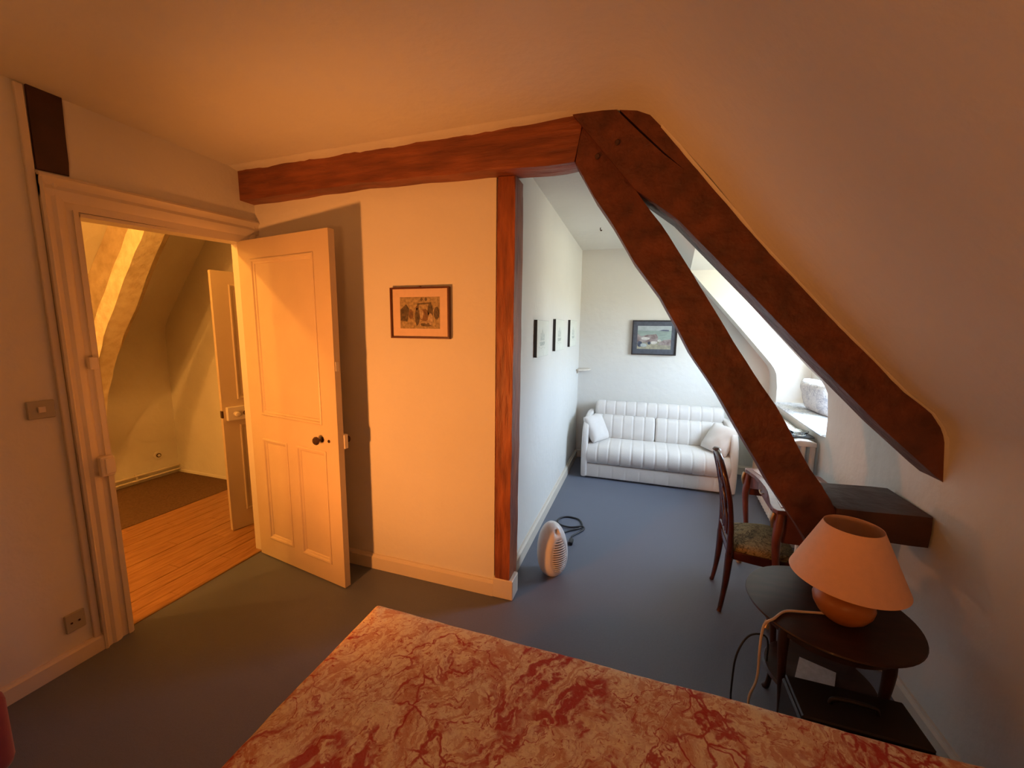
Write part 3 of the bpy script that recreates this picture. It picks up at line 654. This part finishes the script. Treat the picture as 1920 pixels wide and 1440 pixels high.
labels = ['unframed ship sketch panel nearest the timber post, leftmost of three', 'middle one of three small ship sketch panels on the white alcove wall', 'ship sketch panel nearest the far corner, rightmost of three']
for k, (ya, yb) in enumerate(((2.465, 2.80), (3.04, 3.39), (3.70, 4.08))):
    zb, zt = (1.275, 1.518) if k == 0 else (1.290, 1.540)
    if k == 2: zb, zt = 1.300, 1.552
    t = thing('sketch_panel', labels[k], 'picture', (-.66, (ya+yb)/2, zb), 0, 'ship sketches on the alcove wall')
    bm = B(); box(bm, -.659, -.638, ya, yb, zb, zt); obj('backing', bm, 'black_frame', t)
    bm = B(); box(bm, -.638, -.6365, ya+.001, yb-.001, zb+.001, zt-.001); obj('canvas', bm, 'canvas', t)
    bm = B(); cy_ = (ya+yb)/2-.03; cz_ = zb+(zt-zb)*.40; X = -.6362
    poly(bm, [(X, cy_-.07, cz_), (X, cy_+.08, cz_+.004), (X, cy_+.06, cz_-.022), (X, cy_-.05, cz_-.024)])
    for dy, hh in ((-.035, .06), (.005, .085), (.045, .06)):
        poly(bm, [(X, cy_+dy-.016, cz_+.012), (X, cy_+dy+.016, cz_+.012), (X, cy_+dy+.010, cz_+hh), (X, cy_+dy-.010, cz_+hh)])
        poly(bm, [(X, cy_+dy-.0015, cz_), (X, cy_+dy+.0015, cz_), (X, cy_+dy+.0015, cz_+hh+.01), (X, cy_+dy-.0015, cz_+hh+.01)])
    for q in range(4): poly(bm, [(X, cy_-.10+q*.05, cz_-.034-.006*(q % 2)), (X, cy_-.06+q*.05, cz_-.032-.006*(q % 2)), (X, cy_-.07+q*.05, cz_-.038-.006*(q % 2))])
    obj('ship_sketch', bm, 'sketch', t, recalc=False)

# corner shelf
bm = B(); prism(bm, [(-.66, 4.45), (-.66, 4.30), (-.63, 4.27), (-.58, 4.29), (-.535, 4.35), (-.52, 4.45)], XY, 1.018, 1.036, bev=.004)
box(bm, -.66, -.645, 4.33, 4.45, .985, 1.018)
one('corner_shelf', bm, 'paint', 'small white shelf in the far corner above the left end of the sofa', 'shelf')

# ------------------------------------------------------------------ SOFA
SX0, SX1 = -.505, .872
t = thing('sofa_bed', 'cream channel-stitched fabric sofa against the alcove end wall', 'sofa', ((SX0+SX1)/2, 4.08, 0))
bm = B(); channel(bm, rrect(3.800, 4.40, .015, .150, .012, 3), SX0+.045, SX1-.045, 10, .002, .01); obj('base', bm, 'sofa', t, smooth=50)
bm = B(); prof = [(4.24, .150), (3.84, .150), (3.800, .158), (3.778, .185), (3.766, .23), (3.772, .275), (3.792, .312), (3.825, .336), (3.88, .347), (4.05, .350), (4.24, .345)]
channel(bm, prof, SX0+.047, SX1-.047, 12, .006, .02); obj('seat_cushion', bm, 'sofa', t, smooth=50)
mid = (SX0+SX1)/2
for a, b in ((SX0+.055, mid-.003), (mid+.003, SX1-.055)):
    bm = B(); pr = [(4.125, .335), (4.105, .36), (4.105, .42), (4.125, .49), (4.150, .545), (4.175, .568), (4.215, .575), (4.27, .56), (4.30, .50), (4.29, .34)]
    channel(bm, pr, a, b, 6, .006, .025); obj('back_cushion', bm, 'sofa', t, smooth=50)
bm = B(); pr = [(4.25, .545), (4.235, .60), (4.245, .655), (4.27, .690), (4.315, .705), (4.37, .700), (4.41, .675), (4.425, .60), (4.42, .50), (4.30, .50)]
channel(bm, pr, SX0+.075, SX1-.050, 12, .005, .035); obj('headrest', bm, 'sofa', t, smooth=50)
bm = B(); box(bm, SX0+.05, SX1-.05, 4.30, 4.43, .10, .56, bev=.02, seg=3); obj('back_panel', bm, 'sofa', t, smooth=50)
armp = [(3.790, .018), (3.778, .10), (3.772, .25), (3.778, .38), (3.800, .46), (3.840, .520), (3.900, .560), (3.98, .585), (4.10, .600), (4.25, .600), (4.40, .585), (4.43, .50), (4.43, .018)]
for a, b in ((SX0, SX0+.058), (SX1-.058, SX1)):
    bm = B(); channel(bm, armp, a, b, 1, 0, .020); obj('arm', bm, 'sofa', t, smooth=50)
def pillow(name, label, c, sx_, sy_, sz_, rot, mt, crease=.3, seed=0, cat='cushion'):
    from mathutils import Euler
    bm = B(); grid_cushion(bm, sx_, sy_, sz_, 16, Euler([math.radians(a) for a in rot]).to_matrix().to_4x4(), 5, crease, seed)
    bmesh.ops.translate(bm, verts=bm.verts, vec=c)
    return one(name, bm, mt, label, cat, smooth=70)
pillow('throw_cushion', 'square cream cushion leaning on the left arm of the sofa', (-.385, 3.975, .475), .27, .27, .10, (62, 0, 62), 'sofa', .15, 1)
pillow('throw_cushion', 'square cream cushion leaning on the right arm of the sofa', (.745, 3.965, .470), .27, .27, .10, (58, 6, -50), 'sofa', .15, 5)

# ------------------------------------------------------------------ RADIATOR, DISH, SEAT COVER, PILLOW
t = thing('radiator', 'white column radiator under the dormer window seat', 'radiator', (1.06, 3.45, .03))
ra, rb = 2.96, 4.02; n = 19
def knee(y): return prof_at(y)[16][0]
for i in range(n):
    y = ra+(rb-ra)*i/(n-1); xk = knee(y)-.035
    bm = B()
    for dx in (0, .055, .11):
        tube(bm, [(xk-dx, y, .07), (xk-dx, y, .735)], .016, 8, 0)
    pr = [(xk+.014, .722), (xk+.012, .750), (xk-.03, .762), (xk-.08, .762), (xk-.122, .750), (xk-.126, .722)]
    prism(bm, pr, XZ, y-.021, y+.021, bev=.004); prism(bm, [(xk+.014, .05), (xk+.014, .085), (xk-.126, .085), (xk-.126, .05)], XZ, y-.021, y+.021, bev=.004)
    obj('radiator_section', bm, 'radiator', t, smooth=50)
for y in (ra+.03, rb-.03):
    xk = knee(y)-.035; bm = B(); box(bm, xk-.09, xk-.02, y-.012, y+.012, 0, .055); obj('foot', bm, 'radiator', t)
bm = B(); tube(bm, [(knee(ra)-.08, ra-.015, .10), (knee(ra)-.08, ra-.04, .10), (knee(ra)-.08, ra-.05, .06), (knee(ra)-.08, ra-.05, 0)], .010, 8); obj('supply_pipe', bm, 'radiator', t, smooth=50)
t = thing('glass_dish', 'small clear glass dish on a dark tray on top of the radiator', 'dish', (1.055, 3.06, .764))
bm = B(); prism(bm, rrect(.975, 1.125, 3.0, 3.14, .02, 3), XY, .765, .771); obj('tray', bm, 'black_frame', t)
bm = B(); lathe(bm, [(0, .006), (.035, .006), (.052, .026), (.056, .026), (.040, 0), (0, 0)], (1.05, 3.07, .772), 24); obj('dish', bm, 'dish_glass', t, smooth=40)
bm = B()                                                       # printed cover on the window seat
n1, n2 = 10, 24; V = []
for i in range(n1+1):
    row = []
    for j in range(n2+1):
        y = 2.90+(4.13-2.90)*j/n2; x0_ = knee(y)-.018; x = x0_+(1.455-x0_)*i/n1
        z = .828+.004*noise.noise(Vector((x*6, y*5, 0))); e = i/n1
        if i == 0: z = .812; x -= .002
        row.append(bm.verts.new((x, y, z)))
    V.append(row)
for i in range(n1):
    for j in range(n2): bm.faces.new((V[i][j], V[i+1][j], V[i+1][j+1], V[i][j+1]))
r = bmesh.ops.extrude_face_region(bm, geom=list(bm.faces)); vv = [g for g in r['geom'] if isinstance(g, bmesh.types.BMVert)]
for v in vv: v.co.z = .8065
one('window_seat_pad', bm, 'toile_grey', 'thin pale printed pad lying along the dormer window seat', 'seat pad', smooth=50)
pillow('window_cushion', 'white scatter cushion with grey print on the dormer window seat', (1.368, 3.66, .955), .26, .42, .14, (0, 74, 4), 'toile_pale', .15, 3)

# ------------------------------------------------------------------ DESK
t = thing('writing_desk', 'small reddish wooden writing desk with leather top behind the brace', 'desk', (.86, 2.38, 0))
edge = [(.700, 2.072), (.658, 2.066), (.646, 2.090), (.650, 2.150), (.668, 2.235), (.682, 2.31), (.688, 2.38), (.688, 2.47), (.682, 2.55), (.670, 2.62), (.655, 2.660), (.660, 2.692), (.700, 2.690), (1.02, 2.690), (1.045, 2.66), (1.045, 2.10), (1.02, 2.072)]
bm = B(); prism(bm, edge, XY, .598, .618, bev=.004); top = obj('desk_top', bm, 'desk_wood', t)
cxe = sum(p[0] for p in edge)/len(edge); ins = []
for x, y in edge: ins.append((x+(.030 if x < .9 else -.03), y+(.030 if y < 2.3 else -.030)*(1 if (y < 2.14 or y > 2.62) else 0)))
ins = [(.728, 2.105), (.684, 2.11), (.698, 2.235), (.714, 2.31), (.720, 2.38), (.720, 2.47), (.712, 2.55), (.692, 2.65), (.73, 2.658), (1.01, 2.658), (1.015, 2.105)]
bm = B(); prism(bm, ins, XY, .618, .6205); obj('leather_inset', bm, 'leather', t)
bm = B()                                                       # serpentine apron with a shaped lower edge
fr = [(.668, 2.085), (.672, 2.15), (.688, 2.235), (.702, 2.31), (.708, 2.38), (.708, 2.47), (.702, 2.55), (.690, 2.62), (.676, 2.672)]
dr = [.500, .512, .538, .520, .512, .520, .538, .512, .500]
for (a, da), (b, db) in zip(zip(fr, dr), zip(fr[1:], dr[1:])):
    v = [(a[0], a[1], .600), (b[0], b[1], .600), (b[0], b[1], db), (a[0], a[1], da)]
    v2 = [(x+.016, y, z) for x, y, z in v]
    q = [bm.verts.new(p_) for p_ in v+v2]
    for ix in ((0, 1, 2, 3), (7, 6, 5, 4), (0, 4, 5, 1), (3, 2, 6, 7), (0, 3, 7, 4), (1, 5, 6, 2)): bm.faces.new([q[i] for i in ix])
bmesh.ops.remove_doubles(bm, verts=bm.verts, dist=.0003)
ap = obj('apron', bm, 'desk_wood', t, smooth=40)
for y0_, y1_, xx in ((2.19, 2.325, .684), (2.50, 2.60, .690)):
    pass
bm = B(); prism(bm, [(.690, 2.245), (.703, 2.32), (.709, 2.38), (.709, 2.47), (.704, 2.535), (.698, 2.535), (.702, 2.47), (.702, 2.38), (.696, 2.32), (.683, 2.245)], XY, .545, .590); dw = obj('drawer', bm, 'desk_wood', t)
bm = B(); tube(bm, [(.692, 2.40, .570), (.682, 2.40, .570), (.680, 2.425, .562), (.682, 2.45, .570), (.692, 2.45, .570)], .003, 6); obj('drawer_pull', bm, 'gilt', dw)
for y in (2.078, 2.668):
    bm = B(); box(bm, .672, 1.03, y, y+.014, .455, .600); obj('side_panel', bm, 'desk_wood', t)
bm = B(); box(bm, 1.02, 1.034, 2.09, 2.67, .515, .600); obj('back_rail', bm, 'desk_wood', t)
for x, y, sx_, sy_ in ((.680, 2.086, -1, -1), (.680, 2.662, -1, 1), (1.025, 2.095, 1, -1), (1.025, 2.665, 1, 1)):
    bm = B(); tube(bm, [(x, y, .598), (x+.006*sx_, y+.006*sy_, .52), (x+.010*sx_, y+.008*sy_, .44), (x-.006*sx_, y, .26), (x-.010*sx_, y-.004*sy_, .12), (x+.004*sx_, y+.002*sy_, .03), (x+.012*sx_, y+.008*sy_, .002)], [.021, .023, .019, .014, .011, .011, .014], 10)
    lg = obj('leg', bm, 'desk_wood', t, smooth=50)
    bm = B(); tube(bm, [(x+.004*sx_, y+.002*sy_, .034), (x+.013*sx_, y+.009*sy_, .001)], [.0135, .017], 10, 0); obj('sabot', bm, 'gilt', lg, smooth=50)
for y in (2.092, 2.668):
    bm = B(); tube(bm, [(.655, y, .595), (.647, y, .56), (.650, y, .52)], [.012, .010, .004], 8); obj('corner_mount', bm, 'gilt', t, smooth=50)

# ------------------------------------------------------------------ CHAIR
t = thing('desk_chair', 'dark carved wooden chair with floral tapestry seat at the desk', 'chair', (.494, 2.272, 0), math.radians(-2))
seat = [(-.005, -.130), (.005, -.140), (.10, -.155), (.20, -.165), (.275, -.168), (.298, -.13), (.305, 0), (.298, .15), (.275, .195), (.22, .205), (.12, .185), (.005, .145), (-.005, .135)]
bm = B(); prism(bm, [(x, y) for x, y in seat], XY, .300, .345, bev=.006); obj('seat_rail', bm, 'dark_wood', t, local=True, smooth=40)
bm = B(); rings = []
for k, z in ((.99, .344), (1.0, .352), (.99, .362), (.93, .372), (.8, .380), (.55, .386), (.2, .389), (.02, .3895)):
    rings.append([(.15+(x-.15)*k*.97, y*k*.97, z) for x, y in seat])
loft(bm, rings); obj('seat', bm, 'tapestry', t, local=True, smooth=60)
for s in (-1, 1):
    # rear leg runs on as the back stile, curving outward then in at the crest
    bm = B(); tube(bm, [(-.026, s*.146, .002), (-.022, s*.142, .020), (-.012, s*.138, .10), (-.004, s*.136, .20), (0, s*.138, .32)], [.012, .011, .013, .017, .020], 10)
    obj('leg', bm, 'dark_wood', t, local=True, smooth=50)
    bm = B(); tube(bm, [(0, s*.138, .30), (0, s*.138, .38), (-.006, s*.144, .49), (-.020, s*.156, .60), (-.042, s*.152, .70), (-.062, s*.125, .775), (-.072, s*.075, .812), (-.076, s*.0, .825)], [.020, .017, .014, .013, .013, .014, .014, .016], 10)
    obj('back_stile', bm, 'dark_wood', t, local=True, smooth=50)
    f = .172 if s > 0 else .148
    bm = B(); tube(bm, [(.262, s*(f-.02), .33), (.272, s*f, .27), (.266, s*(f-.004), .17), (.252, s*(f-.014), .08), (.256, s*(f-.012), .025), (.270, s*f, .004)], [.022, .020, .014, .010, .010, .013], 10)
    obj('leg', bm, 'dark_wood', t, local=True, smooth=50)
bm = B()                                                       # pierced, interlaced splat
for s in (-1, 1):
    tube(bm, [(-.004, s*.030, .385), (-.010, s*.018, .46), (-.022, s*.060, .56), (-.038, s*.040, .64), (-.056, -s*.020, .72), (-.073, s*.030, .812)], .0085, 8)
    tube(bm, [(-.004, s*.055, .385), (-.014, s*.075, .49), (-.030, s*.020, .60), (-.046, s*.070, .69), (-.068, s*.080, .795)], .007, 8)
tube(bm, [(-.003, -.13, .385), (-.003, 0, .392), (-.003, .13, .385)], .011, 8)
obj('splat', bm, 'dark_wood', t, local=True, smooth=50)
bm = B(); lathe(bm, [(0, -.010), (.012, -.008), (.022, 0), (.014, .010), (0, .012)], (-.078, 0, .832), 12, sq=1.6); obj('crest_carving', bm, 'dark_wood', t, local=True, smooth=50)

# ------------------------------------------------------------------ NIGHT TABLE, LAMP, THINGS BELOW
TX, TY, TZ = .672, 1.545, .50
t = thing('bedside_table', 'dark round bedside table standing under the peach lamp', 'table', (TX, TY, 0))
bm = B(); lathe(bm, [(0, -.020), (.225, -.020), (.240, -.014), (.248, -.006), (.246, -.001), (.236, 0), (0, 0)], (TX, TY, TZ), 56); obj('table_top', bm, 'table_wood', t, smooth=35)
bm = B(); lathe(bm, [(.196, -.060), (.200, -.058), (.200, -.020), (.196, -.020)], (TX, TY, TZ), 48); obj('apron', bm, 'table_wood', t, smooth=35)
for a in (35, 125, 215, 305):
    ca, sa = math.cos(math.radians(a)), math.sin(math.radians(a)); g = lambda r, z: (TX+r*ca, TY+r*sa, z)
    bm = B(); tube(bm, [g(.185, .478), g(.192, .42), (g(.185, .30)), g(.170, .14), g(.178, .03), g(.190, .002)], [.020, .018, .013, .010, .010, .013], 8); obj('leg', bm, 'table_wood', t, smooth=50)
bm = B(); lathe(bm, [(0, .215), (.165, .215), (.172, .220), (.165, .228), (0, .228)], (TX, TY, 0), 40); obj('lower_shelf', bm, 'table_wood', t, smooth=35)
bm = B(); box(bm, .500, .820, 1.215, 1.375, 0, .330, bev=.006); box(bm, .506, .814, 1.220, 1.370, .331, .345, bev=.004)
t = thing('storage_case', 'black case standing between the bed and the round table', 'case', (.66, 1.295, 0))
obj('case_body', bm, 'black', t)
bm = B(); tube(bm, [(.60, 1.295, .344), (.61, 1.295, .362), (.66, 1.295, .366), (.71, 1.295, .362), (.72, 1.295, .344)], .006, 8); obj('handle', bm, 'black', t, smooth=50)
bm = B(); prism(bm, [(.585, 1.50), (.685, 1.46), (.735, 1.57), (.635, 1.61)], XY, .2285, .236)
one('paper_booklet', bm, 'paper', 'pale booklet on the lower shelf of the round table', 'booklet')

LX, LY = .690, 1.492
t = thing('table_lamp', 'table lamp with wide peach cone shade on the round bedside table', 'lamp', (LX, LY, TZ))
bm = B(); lathe(bm, [(0, 0), (.040, 0), (.046, .004), (.066, .022), (.080, .046), (.084, .066), (.078, .088), (.060, .106), (.032, .116), (.018, .122), (.015, .135), (0, .135)], (LX, LY, TZ), 40); obj('lamp_base', bm, 'ceramic', t, smooth=50)
bm = B(); lathe(bm, [(0, .130), (.012, .130), (.013, .180), (.016, .182), (.016, .20), (0, .20)], (LX, LY, TZ), 16); obj('bulb_holder', bm, 'brass', t, smooth=50)
bm = B(); lathe(bm, [(0, .198), (.010, .20), (.016, .215), (.022, .235), (.019, .255), (0, .266)], (LX, LY, TZ), 16); obj('bulb', bm, 'bulb', t, smooth=60)
def ring_wall(bm, r0, z0, r1, z1, th, seg=64):
    lathe(bm, [(r0, z0), (r1, z1), (r1-th, z1), (r0-th, z0), (r0, z0)], (LX, LY, TZ), seg)
SZ0, SZ1 = .150, .332
bm = B(); rings = []
for r_, z_ in ((.157, SZ0), (.078, SZ1), (.0765, SZ1), (.1555, SZ0), (.157, SZ0)):
    rings.append([(LX+r_*math.cos(2*math.pi*j/64), LY+r_*math.sin(2*math.pi*j/64), TZ+z_) for j in range(64)])
loft(bm, rings, cap=False); bmesh.ops.remove_doubles(bm, verts=bm.verts, dist=.0002)
sh = obj('lamp_shade', bm, 'shade', t, smooth=50)
bm = B()
for a in range(3):
    an = 2*math.pi*a/3; tube(bm, [(LX+.016*math.cos(an), LY+.016*math.sin(an), TZ+.195), (LX+.108*math.cos(an), LY+.108*math.sin(an), TZ+.235)], .0018, 6, 0)
obj('shade_carrier', bm, 'brass', t)
bm = B(); tube(bm, [(LX-.040, LY-.006, TZ+.012), (LX-.11, LY-.015, TZ+.007), (LX-.17, LY-.03, TZ+.005), (.470, 1.408, TZ+.004), (.447, 1.402, TZ-.012), (.440, 1.402, TZ-.05), (.441, 1.41, .38), (.445, 1.42, .26), (.430, 1.43, .17), (.440, 1.44, .10)], .0040, 8)
cordp = obj('cord', bm, 'cream_cord', t, smooth=60)
bm = B(); tube(bm, [(.440, 1.44, .105), (.444, 1.442, .085), (.446, 1.444, .055)], [.008, .015, .013], 10, 0); obj('plug', bm, 'cream_cord', t, smooth=50)
bm = B(); tube(bm, [(.446, 1.444, .05), (.40, 1.50, .05), (.392, 1.50, .17), (.40, 1.50, .28), (.440, 1.52, .345), (.50, 1.54, .335), (.515, 1.56, .22)], .0035, 8)
one('black_cable', bm, 'black_rubber', 'thin black cable looping down beside the round table', 'cable', smooth=60)

# ------------------------------------------------------------------ FAN HEATER
HX, HY = -.437, 2.170
t = thing('fan_heater', 'white egg-shaped fan heater on the carpet near the post', 'heater', (HX, HY, 0))
hd = Vector((.72, -.69, 0)).normalized()                       # grille side
def egg(th, z):                                                # radius at height: full low, rounded on top
    zc = .125; h = .127 if z < zc else .192
    q = abs(z-zc)/h
    return .097*max(.02, 1-min(1, q)**2.25)**.5 if z >= zc else .097*max(.30, 1-q**2.2*.80)**.5
bm = B(); rings = []; NS = 40; NZ = 34
def hpt(a, z, push=0):
    r = egg(a, z)-push; v = Vector((math.cos(a), math.sin(a), 0)); 
    fd = v.dot(hd); r2 = r*(1-.10*abs(fd))
    return Vector((HX, HY, 0))+v*r2+Vector((-.012, .008, 0))*0+hd*(-.018*(z/.3)**2)+Vector((0, 0, z))
ah_ = math.atan2(hd.y, hd.x)
for k in range(NZ+1):
    z = .004+.311*(1-math.cos(math.pi*k/NZ))/2
    ring = []
    for j in range(NS):
        a = 2*math.pi*j/NS; da = (a-ah_+math.pi) % (2*math.pi)-math.pi
        zc = .135; e = (da/.62)**2+((z-zc)/.110)**2            # oval recess for the louvres
        push = .016*max(0, min(1, (1-e)*4))
        zt = .272; e2 = (da/.30)**2+((z-zt)/.018)**2           # carrying handle hollow
        push += .018*max(0, min(1, (1-e2)*2))
        ring.append(hpt(a, z, push))
    rings.append(ring)
loft(bm, rings); body = obj('heater_body', bm, 'white_plastic', t, smooth=60)
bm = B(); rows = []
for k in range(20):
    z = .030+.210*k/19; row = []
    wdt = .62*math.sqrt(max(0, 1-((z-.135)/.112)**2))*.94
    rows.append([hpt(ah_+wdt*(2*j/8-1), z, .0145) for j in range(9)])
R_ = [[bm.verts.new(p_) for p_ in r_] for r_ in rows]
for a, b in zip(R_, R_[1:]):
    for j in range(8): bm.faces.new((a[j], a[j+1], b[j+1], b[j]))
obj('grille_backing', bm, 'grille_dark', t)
for k in range(15):
    z = .040+.190*k/14; wdt = .62*math.sqrt(max(0, 1-((z-.135)/.112)**2))*.97
    if wdt < .1: continue
    bm = B(); tube(bm, [hpt(ah_+wdt*(2*j/6-1), z, .0045) for j in range(7)], .0036, 6, 2, flat=1.0); obj('louvre', bm, 'white_plastic', t, smooth=60)
bm = B(); tube(bm, [hpt(ah_+2.2, .19, -.001), hpt(ah_+2.2, .19, -.022)], [.016, .013], 14, 0); obj('control_dial', bm, 'grille_dark', t, smooth=50)
bm = B(); tube(bm, [(-.40, 2.24, .02), (-.385, 2.33, .008), (-.41, 2.45, .006), (-.47, 2.60, .006), (-.44, 2.67, .006), (-.36, 2.74, .010), (-.345, 2.80, .006), (-.385, 2.885, .006), (-.47, 2.90, .006), (-.53, 2.85, .006), (-.52, 2.77, .006), (-.43, 2.73, .012), (-.34, 2.765, .014), (-.33, 2.73, .008), (-.39, 2.62, .006), (-.385, 2.56, .006)], .0065, 8)
obj('power_cord', bm, 'black_rubber', t, smooth=60)
bm = B(); box(bm, -.400, -.370, 2.50, 2.56, .002, .026, bev=.006, seg=2); tube(bm, [(-.392, 2.49, .014), (-.392, 2.50, .014)], .003, 6, 0); obj('plug', bm, 'black_rubber', t, smooth=40)

# ------------------------------------------------------------------ BED
t = thing('bed', 'bed covered with a red toile bedspread in the foreground', 'bed', (.03, .1, 0))
bm = B(); box(bm, -.84, .90, -.90, 1.06, .06, .20, bev=.01); obj('bed_base', bm, 'dark_wood', t)
bm = B(); box(bm, -.85, .91, -.92, 1.075, .20, .425, bev=.03, seg=3); obj('mattress', bm, 'sofa', t, smooth=50)
for x in (-.80, .86):
    for y in (-.85, 1.0):
        bm = B(); box(bm, x-.025, x+.025, y-.025, y+.025, 0, .06); obj('leg', bm, 'dark_wood', t)
bm = B(); nx, ny = 90, 100; V = []
bx0, bx1, by0, by1, bz, rr, drop = -.878, .935, -.95, 1.110, .452, .030, .40
def edge_map(s, a, b):                                         # s runs over drop, corner, flat, corner, drop
    flat = (b-a)-2*rr; L_ = drop+rr*math.pi/2
    tot = flat+2*L_; q = s*tot
    if q < L_:
        q = L_-q
        if q < rr*math.pi/2: th = q/rr; return a+rr-rr*math.sin(th), -(rr-rr*math.cos(th))
        return a, -(rr+(q-rr*math.pi/2))
    if q <= L_+flat: return a+rr+(q-L_), 0
    q -= L_+flat
    if q < rr*math.pi/2: th = q/rr; return b-rr+rr*math.sin(th), -(rr-rr*math.cos(th))
    return b, -(rr+(q-rr*math.pi/2))
def cover(u, v):
    x, dzx = edge_map(u, bx0, bx1); y, dzy = edge_map(v, by0, by1); dz = min(dzx, dzy) if min(dzx, dzy) < -rr else dzx+dzy
    if dzx < -.001 and dzy < -.001:                            # rounded corner
        dz = max(-drop, -math.hypot(dzx, dzy)) if True else dz
    z = bz+dz+.0045*noise.noise(Vector((x*5, y*5, 1)))+.0022*noise.noise(Vector((x*17, y*17, 4)))
    k = .006*min(1, -dz/.1) if dz < 0 else 0
    return Vector((x+k*noise.noise(Vector((y*9, z*3, 0))), y+k*noise.noise(Vector((x*9, z*3, 5))), z))
us = [0, .5]; 
def stations(a, b, n):
    flat = (b-a)-2*rr; L_ = drop+rr*math.pi/2; tot = flat+2*L_; s = []
    for k in range(7): s += [drop*k/6/tot, 1-drop*k/6/tot]
    for k in range(1, 7): q = (drop+rr*math.pi/2*k/6)/tot; s += [q, 1-q]
    for k in range(1, n): s.append((L_+flat*k/n)/tot)
    return sorted(set(round(q, 6) for q in s))
U, W_ = stations(bx0, bx1, 70), stations(by0, by1, 76)
V = [[bm.verts.new(cover(u, v)) for v in W_] for u in U]
for i in range(len(U)-1):
    for j in range(len(W_)-1): bm.faces.new((V[i][j], V[i+1][j], V[i+1][j+1], V[i][j+1]))
obj('bedspread', bm, 'toile_red', t, smooth=80)

# ------------------------------------------------------------------ RED ARMCHAIR at the left edge of the view
t = thing('red_armchair', 'dark red upholstered armchair arm just showing at the lower left edge', 'armchair', (-1.96, .28, 0))
AXc, AYc = -1.96, .28
bm = B(); box(bm, AXc-.22, AXc+.20, AYc-.24, AYc+.20, .10, .24, bev=.05, seg=4); obj('seat', bm, 'red_cloth', t, smooth=60)
for s, nm in ((1, 'arm'), (-1, 'arm')):
    y = AYc+s*.215
    bm = B(); box(bm, AXc-.24, AXc+.16, y-.045, y+.045, .06, .335, bev=.04, seg=4); obj(nm, bm, 'red_cloth', t, smooth=60)
bm = B(); box(bm, AXc-.28, AXc-.16, AYc-.24, AYc+.24, .06, .62, bev=.05, seg=4); obj('backrest', bm, 'red_cloth', t, smooth=60)
for sx_ in (-.2, .12):
    for sy_ in (-.2, .2):
        bm = B(); tube(bm, [(AXc+sx_, AYc+sy_, .11), (AXc+sx_, AYc+sy_, .001)], [.018, .012], 8, 0); obj('leg', bm, 'dark_wood', t)
